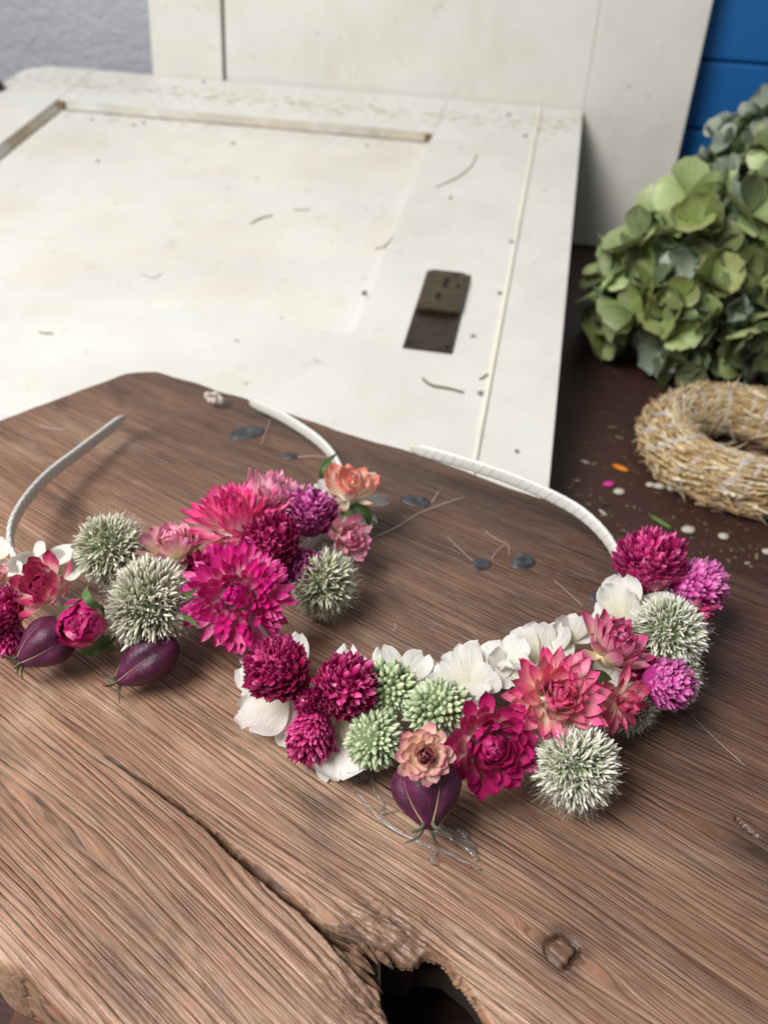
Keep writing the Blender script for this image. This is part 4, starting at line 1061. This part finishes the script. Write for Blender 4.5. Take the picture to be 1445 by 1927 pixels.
ooze('glue_trail', ((668, 1492), (690, 1515), (718, 1545), (760, 1572), (800, 1592), (850, 1612), (905, 1640)), (3, 4, 5, 4, 5, 3, 2), 'long thin trail of clear glue below the dark pod', 'glue', 'clear glue spilt on the board')
ooze('glue_trail', ((815, 1560), (850, 1575), (880, 1595), (897, 1622)), (13, 12, 12, 5), 'thick glossy ridge of clear glue right of the pod tip', 'glue', 'clear glue spilt on the board')
ooze('glue_trail', ((700, 1462), (705, 1490), (722, 1515), (718, 1532), (748, 1528)), (2, 2.2, 2, 3, 2), 'crooked thread of clear glue left of the pod', 'glue', 'clear glue spilt on the board')
ooze('glue_drop', ((812, 1612), (815, 1620), (813, 1630)), (9, 11, 6), 'single round drop of clear glue in front of the pod', 'glue', 'clear glue spilt on the board', .5)
ooze('glue_drop', ((860, 1560), (872, 1570), (880, 1580)), (4, 6, 5), 'little glue ring right behind the thick glue ridge', 'glue', 'clear glue spilt on the board', .5)
ooze('glue_blob', ((655, 1480), (668, 1470), (690, 1460)), (5, 10, 12), 'clear glue lump under the lowest cloth petal', 'glue', 'clear glue spilt on the board', .8)
threads = ((((842, 1010), (862, 1030), (890, 1056)), 'glue thread running up left from the small dark nail'), (((912, 1000), (935, 1015), (955, 1025), (958, 1045)), 'kinked glue thread above the larger dark nail'),
           (((924, 1052), (935, 1036), (950, 1024)), 'short glue thread between the two dark nails'), (((1042, 1092), (1065, 1112), (1096, 1140)), 'straight glue thread near the cloth petals'),
           (((702, 1012), (745, 992), (790, 965), (850, 942), (878, 935)), 'long branching dry glue string by the salmon flower'), (((812, 945), (822, 930), (829, 922)), 'short bent glue string behind the long one'),
           (((560, 860), (590, 858), (625, 862)), 'pale glue string beside the small rear nail'), (((75, 800), (95, 806), (125, 808)), 'pale glue scratch near the left board end'),
           (((492, 835), (500, 812), (508, 790)), 'glue thread between flat nail and band'), (((612, 1190), (622, 1200), (625, 1192)), 'tiny curled shaving behind the cloth petals'),
           (((738, 1188), (745, 1180), (742, 1172)), 'tiny straight shaving on the dark grain behind the petals'), (((1300, 1345), (1345, 1390), (1400, 1440)), 'hair-thin thread on the bare board at right'))
for pts, lab in threads:
    P = spline([at(x, y, .0014 + .001 * (i % 2)) for i, (x, y) in enumerate(pts)], 14); s = mpp(P[0])
    V, F = tube(P, s * (.75 if 'long' in lab or 'pale' in lab else .5), 5); tag(link('glue_thread', make_mesh('glue_thread', V, F), M_THREAD), lab, 'thread', 'threads and shavings on the board')
r = np.random.default_rng(12)
P = spline([at(400, 756, .004), at(388, 745, .006), at(410, 742, .007), at(415, 758, .004), at(398, 752, .006)], 30); V, F = tube(P, .0016 + .0006 * np.sin(np.arange(30)), 6)
tag(link('glue_blob', make_mesh('glue_blob', V, F), M_THREAD), 'whitish lump of dried glue near the rear board edge', 'glue')
m = NT('red_fleck'); m.set(Base_Color=hexc('#b32a2a'), Roughness=.6); M_RED = m.m
tm = ([(-.5, 0, 0), (.5, 0, 0), (.4, 1, .25), (-.4, 1, .3)], [(0, 1, 2, 3)], [(0, 0), (1, 0), (1, 1), (0, 1)])
pos = [at(x, y, .0012) for (x, y) in ((58, 1370), (143, 1402), (540, 1483), (580, 1645), (705, 1692), (108, 1725), (160, 1812), (832, 1622), (880, 1632), (45, 1352), (760, 1568), (1000, 1530), (960, 1290 + 300))]
a = r.uniform(0, 6.28, len(pos)); s = .0005
A = np.stack([np.stack([np.cos(a), np.sin(a), 0 * a], 1) * s, np.stack([-np.sin(a), np.cos(a), 0 * a], 1) * s * 1.3, np.tile([0, 0, s], (len(a), 1))], -1)
tag(scatter('red_flecks', tm, A, np.array(pos), M_RED), 'tiny red flecks scattered over the board', 'flecks', kind='stuff')

# ------------------------------------------------------------------ straw wreath on the table
zc = TZ + .0168
WP5 = np.array([at(x, y, zc)[:2] for (x, y) in ((1400, 912), (1330, 886), (1400, 778), (1330, 770), (1256, 822), (1270, 850), (1275, 790))])
_s = np.linalg.lstsq(np.c_[2 * WP5, np.ones(len(WP5))], (WP5 ** 2).sum(1), rcond=None)[0]; wc = _s[:2]; WR = math.sqrt(_s[2] + wc @ wc); wt = .0165
print('wreath', wc, WR)
m = NT('straw'); rp = m.node('NewGeometry').outputs['Random Per Island']
c = m.ramp(rp, ((0, hexc('#b08c5c')), (.4, hexc('#dcbc88')), (.75, hexc('#f0dcb2')), (1, hexc('#fcf2dc'))))
m.set(Base_Color=c, Roughness=.5, Specular_IOR_Level=.5); M_STRAW = m.m
m = NT('straw_body'); n = m.noise(m.obj(), 90, 4); m.set(Base_Color=m.mix(n, hexc('#96713f'), hexc('#cba268')), Roughness=.8); M_STRAWB = m.m
m = NT('clear_wrap'); m.set(Base_Color=hexc('#f2ecec'), Roughness=.07, Alpha=.42, Specular_IOR_Level=1.0, Normal=m.bump(m.noise(m.obj(), 260, 3, .6, .8), .9, .003)); M_WRAP = m.m
wr = empty('straw_wreath'); tag(wr, 'straw wreath ring bound with shiny clear wrap on the table', 'wreath')
W0 = np.array([wc[0], wc[1], zc])


def tor(u, v, k=1.0):
    rad = np.array([math.cos(u), math.sin(u), 0]); return W0 + rad * WR + wt * k * (math.cos(v) * rad + math.sin(v) * np.array([0, 0, 1]))


V = [tor(6.2832 * i / 90, 6.2832 * j / 16, .93 + .07 * math.sin(i * 1.7) * math.sin(j * 2.1)) for i in range(90) for j in range(16)]
F = [(i * 16 + j, ((i + 1) % 90) * 16 + j, ((i + 1) % 90) * 16 + (j + 1) % 16, i * 16 + (j + 1) % 16) for i in range(90) for j in range(16)]
link('straw_core', make_mesh('straw_core', V, F), M_STRAWB, wr)
ns = 5200; A = []; Q = []
for k in range(ns):
    u, v = r.uniform(0, 6.2832), r.uniform(0, 6.2832); rad = np.array([math.cos(u), math.sin(u), 0]); tan = np.array([-math.sin(u), math.cos(u), 0]); no = math.cos(v) * rad + math.sin(v) * np.array([0, 0, 1]); bi = np.cross(tan, no)
    loose = r.random() < .2; d = norm(tan * r.choice([-1, 1]) + bi * r.normal(0, .16 if not loose else .7) + no * (abs(r.normal(0, .35)) if loose else r.normal(0, .05))); L = r.uniform(.018, .045) if not loose else r.uniform(.006, .016)
    p0 = tor(u, v, r.uniform(.93, 1.06)) - (d * L * .5 if not loose else 0)
    if p0[2] + min(0, d[2] * L) < TZ + .001: continue
    sd = norm(np.cross(d, no)); A.append(np.stack([sd * .02 * r.uniform(.6, 1.3) * 1.4, d * L, np.cross(sd, d) * L * (-.22 if not loose else r.uniform(-.4, .4))], 1)); Q.append(p0)
tm = hair_tmpl(.5, .03, 3); tmV = [(x * 1.0, y, z) for (x, y, z) in tm[0]]
scatter('loose_straw', (tmV, tm[1], tm[2]), np.array(A), np.array(Q), M_STRAW, wr)
for k in range(20):
    u0 = 6.2832 * k / 20 + r.uniform(-.1, .1); V = []; wdt = r.uniform(.015, .05); rows = 26
    for j in range(rows):
        v = 6.2832 * j / (rows - 1); uu = u0 + .35 * math.sin(v * .5) + .03 * math.sin(3 * v + k)
        for e in (-1, 0, 1): V.append(tor(uu + e * wdt * (1 + .3 * math.sin(5 * v + k)), v, 1.07 + .02 * math.sin(7 * v + e)))
    F = [(j * 3 + e, j * 3 + e + 1, (j + 1) * 3 + e + 1, (j + 1) * 3 + e) for j in range(rows - 1) for e in range(2)]
    link('wrap_strip', make_mesh('wrap_strip', V, F), M_WRAP, wr)

# ------------------------------------------------------------------ hydrangea heads
C_HY = [petal_mat('hydrangea_green', '#8c9c5c', '#98a86c', '#a8b47c', rough=.55, trans=.2, vary=.9), petal_mat('hydrangea_grey_green', '#848f7a', '#97a28e', '#a8b2a2', rough=.6, trans=.2, vary=.9),
        petal_mat('hydrangea_yellow_green', '#8a9c50', '#94a25e', '#9c9c68', rough=.5, trans=.22, vary=.8), petal_mat('hydrangea_lilac', '#9a9aa4', '#a0a2ae', '#a8acb4', rough=.6, trans=.2, vary=.3)]
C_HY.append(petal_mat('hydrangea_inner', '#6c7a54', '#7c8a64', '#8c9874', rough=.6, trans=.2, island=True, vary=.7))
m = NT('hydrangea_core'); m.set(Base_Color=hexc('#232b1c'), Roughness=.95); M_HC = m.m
HYM = [petal(5, 6, w_, 'round', c_, k_, .05, s_) for (w_, c_, k_, s_) in ((.5, .25, .5, 0), (.56, .35, -.3, 1), (.48, -.3, .4, 2), (.58, .2, .9, 3))]
HYM = [make_mesh('petal', *x) for x in HYM]
for x in HYM: x.materials.append(None)


def hydrangea(P, rx, ry, rz, n, label, seed, pick, psize):
    g = random.Random(seed); e = empty('hydrangea_head'); tag(e, label, 'hydrangea', 'dried hydrangea heads')
    V = [P + .62 * np.array([rx * math.sin(a) * math.cos(b), ry * math.sin(a) * math.sin(b), rz * math.cos(a)]) * (1 + .1 * math.sin(5 * a + 3 * b)) for a in np.linspace(0, math.pi, 12) for b in np.linspace(0, 6.2832, 18, endpoint=False)]
    F = [(j * 18 + k, j * 18 + (k + 1) % 18, (j + 1) * 18 + (k + 1) % 18, (j + 1) * 18 + k) for j in range(11) for k in range(18)]
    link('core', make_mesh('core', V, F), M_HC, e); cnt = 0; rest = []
    for N in fib(n):
        N = norm(N + np.array([g.gauss(0, .09) for _ in range(3)])); vis = N @ norm(CAMP - P)
        Q = P + N * np.array([rx, ry, rz]) * g.uniform(.80, 1.06)
        if Q[2] < TZ + .012 or vis < -.2: continue
        axis = norm(N + np.array([g.gauss(0, .3) for _ in range(3)])); x, y, nn = frame(axis); mt = C_HY[g.choices(range(4), pick)[0]]
        V, F = tube([Q - N * rx * .45, Q - N * rx * .15, Q], [.0012, .0011, .0016], 5); fl = link('floret', make_mesh('floret', V, F), C_HY[0], e); ph0 = g.uniform(0, 6)
        s = psize * g.uniform(.7, 1.3); lift = g.uniform(-5, 50)
        for k in range(4):
            ph = ph0 + k * 1.5708 + g.uniform(-.2, .2); th = R(lift + g.uniform(-12, 12)); rad = math.cos(ph) * x + math.sin(ph) * y
            d = math.cos(th) * rad + math.sin(th) * nn; no = math.cos(th) * nn - math.sin(th) * rad; tw = g.uniform(-.35, .35); sd = np.cross(d, no); sd, no = math.cos(tw) * sd + math.sin(tw) * no, math.cos(tw) * no - math.sin(tw) * sd
            if (Q + d * s)[2] < TZ + .002: continue
            link('petal', g.choice(HYM), mt, fl, mat4(sd, d, no, Q + nn * .001 * (k % 2), s * g.uniform(.85, 1.1))); cnt += 1
    A = []; Q2 = []
    for N in fib(n * 5):
        N = norm(N + np.array([g.gauss(0, .08) for _ in range(3)])); q = P + N * np.array([rx, ry, rz]) * g.uniform(.66, .86)
        if q[2] < TZ + .01: continue
        d = norm(np.array([g.gauss(0, 1) for _ in range(3)]) + N * .5); no = norm(N + np.array([g.gauss(0, .5) for _ in range(3)])); sd = norm(np.cross(d, no)); no = np.cross(sd, d); s = psize * g.uniform(.6, 1)
        if (q + d * s)[2] < TZ + .002: continue
        A.append(np.stack([sd * s, d * s, no * s], 1)); Q2.append(q)
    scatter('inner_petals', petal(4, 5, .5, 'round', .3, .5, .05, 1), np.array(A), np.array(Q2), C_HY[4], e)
    return cnt


hp = on_plane(1318, 574, np.array([0, .63, 0]), np.array([0, 1., 0]))
print('hydrangea', hp, hydrangea(hp, .076, .070, .080, 150, 'large pale green dried hydrangea head standing behind the straw wreath', 5, (6, 2.5, 3.5, .4), .0235))
hp2 = on_plane(1455, 345, np.array([0, .74, 0]), np.array([0, 1., 0]))
print('hydrangea', hp2, hydrangea(hp2, .062, .06, .062, 140, 'greyer dried hydrangea head at the right edge above the large one', 6, (3, 7, .6, 1), .0175))

# ------------------------------------------------------------------ debris on the table
m = NT('crumb'); m.set(Base_Color=m.mix(m.node('NewGeometry').outputs['Random Per Island'], hexc('#8d806a'), hexc('#d8d4c6')), Roughness=.9); M_CR = m.m


def bit(px, py, rpx, name, mat, label, cat, long=1.0, rot=0.0, zz=TZ, h=.6):
    P = at(px, py, zz); s = rpx * mpp(P); V = []; n = 8
    for (f, z) in ((.75, 0.0002), (1, .35), (.6, .8)):
        for k in range(n):
            a = 6.2832 * k / n; x = s * f * math.cos(a) * long * r.uniform(.8, 1.15); y = s * f * math.sin(a) * r.uniform(.8, 1.15)
            V.append((P[0] + x * math.cos(rot) - y * math.sin(rot), P[1] + x * math.sin(rot) + y * math.cos(rot), zz + .0003 + s * z * h))
    F = [(j * n + k, j * n + (k + 1) % n, (j + 1) * n + (k + 1) % n, (j + 1) * n + k) for j in range(2) for k in range(n)] + [tuple(2 * n + k for k in range(n)), tuple(range(n - 1, -1, -1))]
    return tag(link(name, make_mesh(name, V, F), mat), label, cat, 'debris on the table')


m = NT('pink_petal'); m.set(Base_Color=hexc('#d1308f'), Roughness=.5); M_PK = m.m
m = NT('orange_petal'); m.set(Base_Color=hexc('#d98212'), Roughness=.5); M_OR = m.m
m = NT('grass_bit'); m.set(Base_Color=hexc('#5d7a38'), Roughness=.6); M_GB = m.m
bit(1145, 912, 10, 'petal_scrap', M_PK, 'pink petal scrap on the table near the band', 'petal scrap', 1.3, .4, h=.4)
bit(1424, 833, 9, 'petal_scrap', M_PK, 'pink petal scrap inside the straw wreath', 'petal scrap', 1.1, 1.0, h=.4)
bit(1168, 882, 9, 'petal_scrap', M_OR, 'orange petal scrap on the table left of the wreath', 'petal scrap', 2.2, -.7, h=.35)
bit(1244, 985, 6, 'stem_scrap', M_GB, 'green stem scrap on the table behind the magenta amaranth', 'stem scrap', 5, -.9, h=.8)
for (x, y, q, lab) in ((1164, 927, 10, 'white crumb next to the pink petal scrap'), (1294, 999, 12, 'large white crumb in front of the wreath'), (1360, 1011, 10, 'white crumb right of the large one'), (1222, 914, 8, 'left white crumb of three under the wreath edge'),
                       (1240, 917, 10, 'middle white crumb of three under the wreath edge'), (1263, 921, 9, 'right white crumb of three under the wreath edge'), (1441, 1040, 9, 'white crumb at the right picture edge')):
    bit(x, y, q, 'crumb', M_CR, lab, 'crumb', 1.25, .3)
ncr = 420; tmc = bud_tmpl(.4, .6); A = []; Q = []
for k in range(ncr):
    x = r.uniform(1040, 1445); y = r.uniform(880, 1090) if r.random() < .75 else r.uniform(780, 900); P = at(x, y, TZ)
    if P @ EW < np.interp(P @ ES, sx_[np.argsort(sx_)], wx_[np.argsort(sx_)]) + .004: continue
    a = r.uniform(0, 6.28); s = .0009 * r.lognormal(0, .5); d = np.array([math.cos(a), math.sin(a), .1]); d2 = np.array([-math.sin(a), math.cos(a), 0]); A.append(np.stack([d2 * s, d * s * r.uniform(1, 3), np.array([0, 0, s * .6])], 1)); Q.append([P[0], P[1], TZ + s * .25])
m = NT('dust_bits'); m.set(Base_Color=m.ramp(m.node('NewGeometry').outputs['Random Per Island'], ((0, hexc('#4b3d30')), (.5, hexc('#7d6c57')), (.85, hexc('#6d6a48')), (1, hexc('#c9c2b2')))), Roughness=.9)
tag(scatter('dust_and_crumbs', tmc, np.array(A), np.array(Q), m.m), 'fine plant dust and crumbs on the table between board and wreath', 'debris', kind='stuff')
print('petals', PETAL_COUNT, 'objects', len(bpy.data.objects))
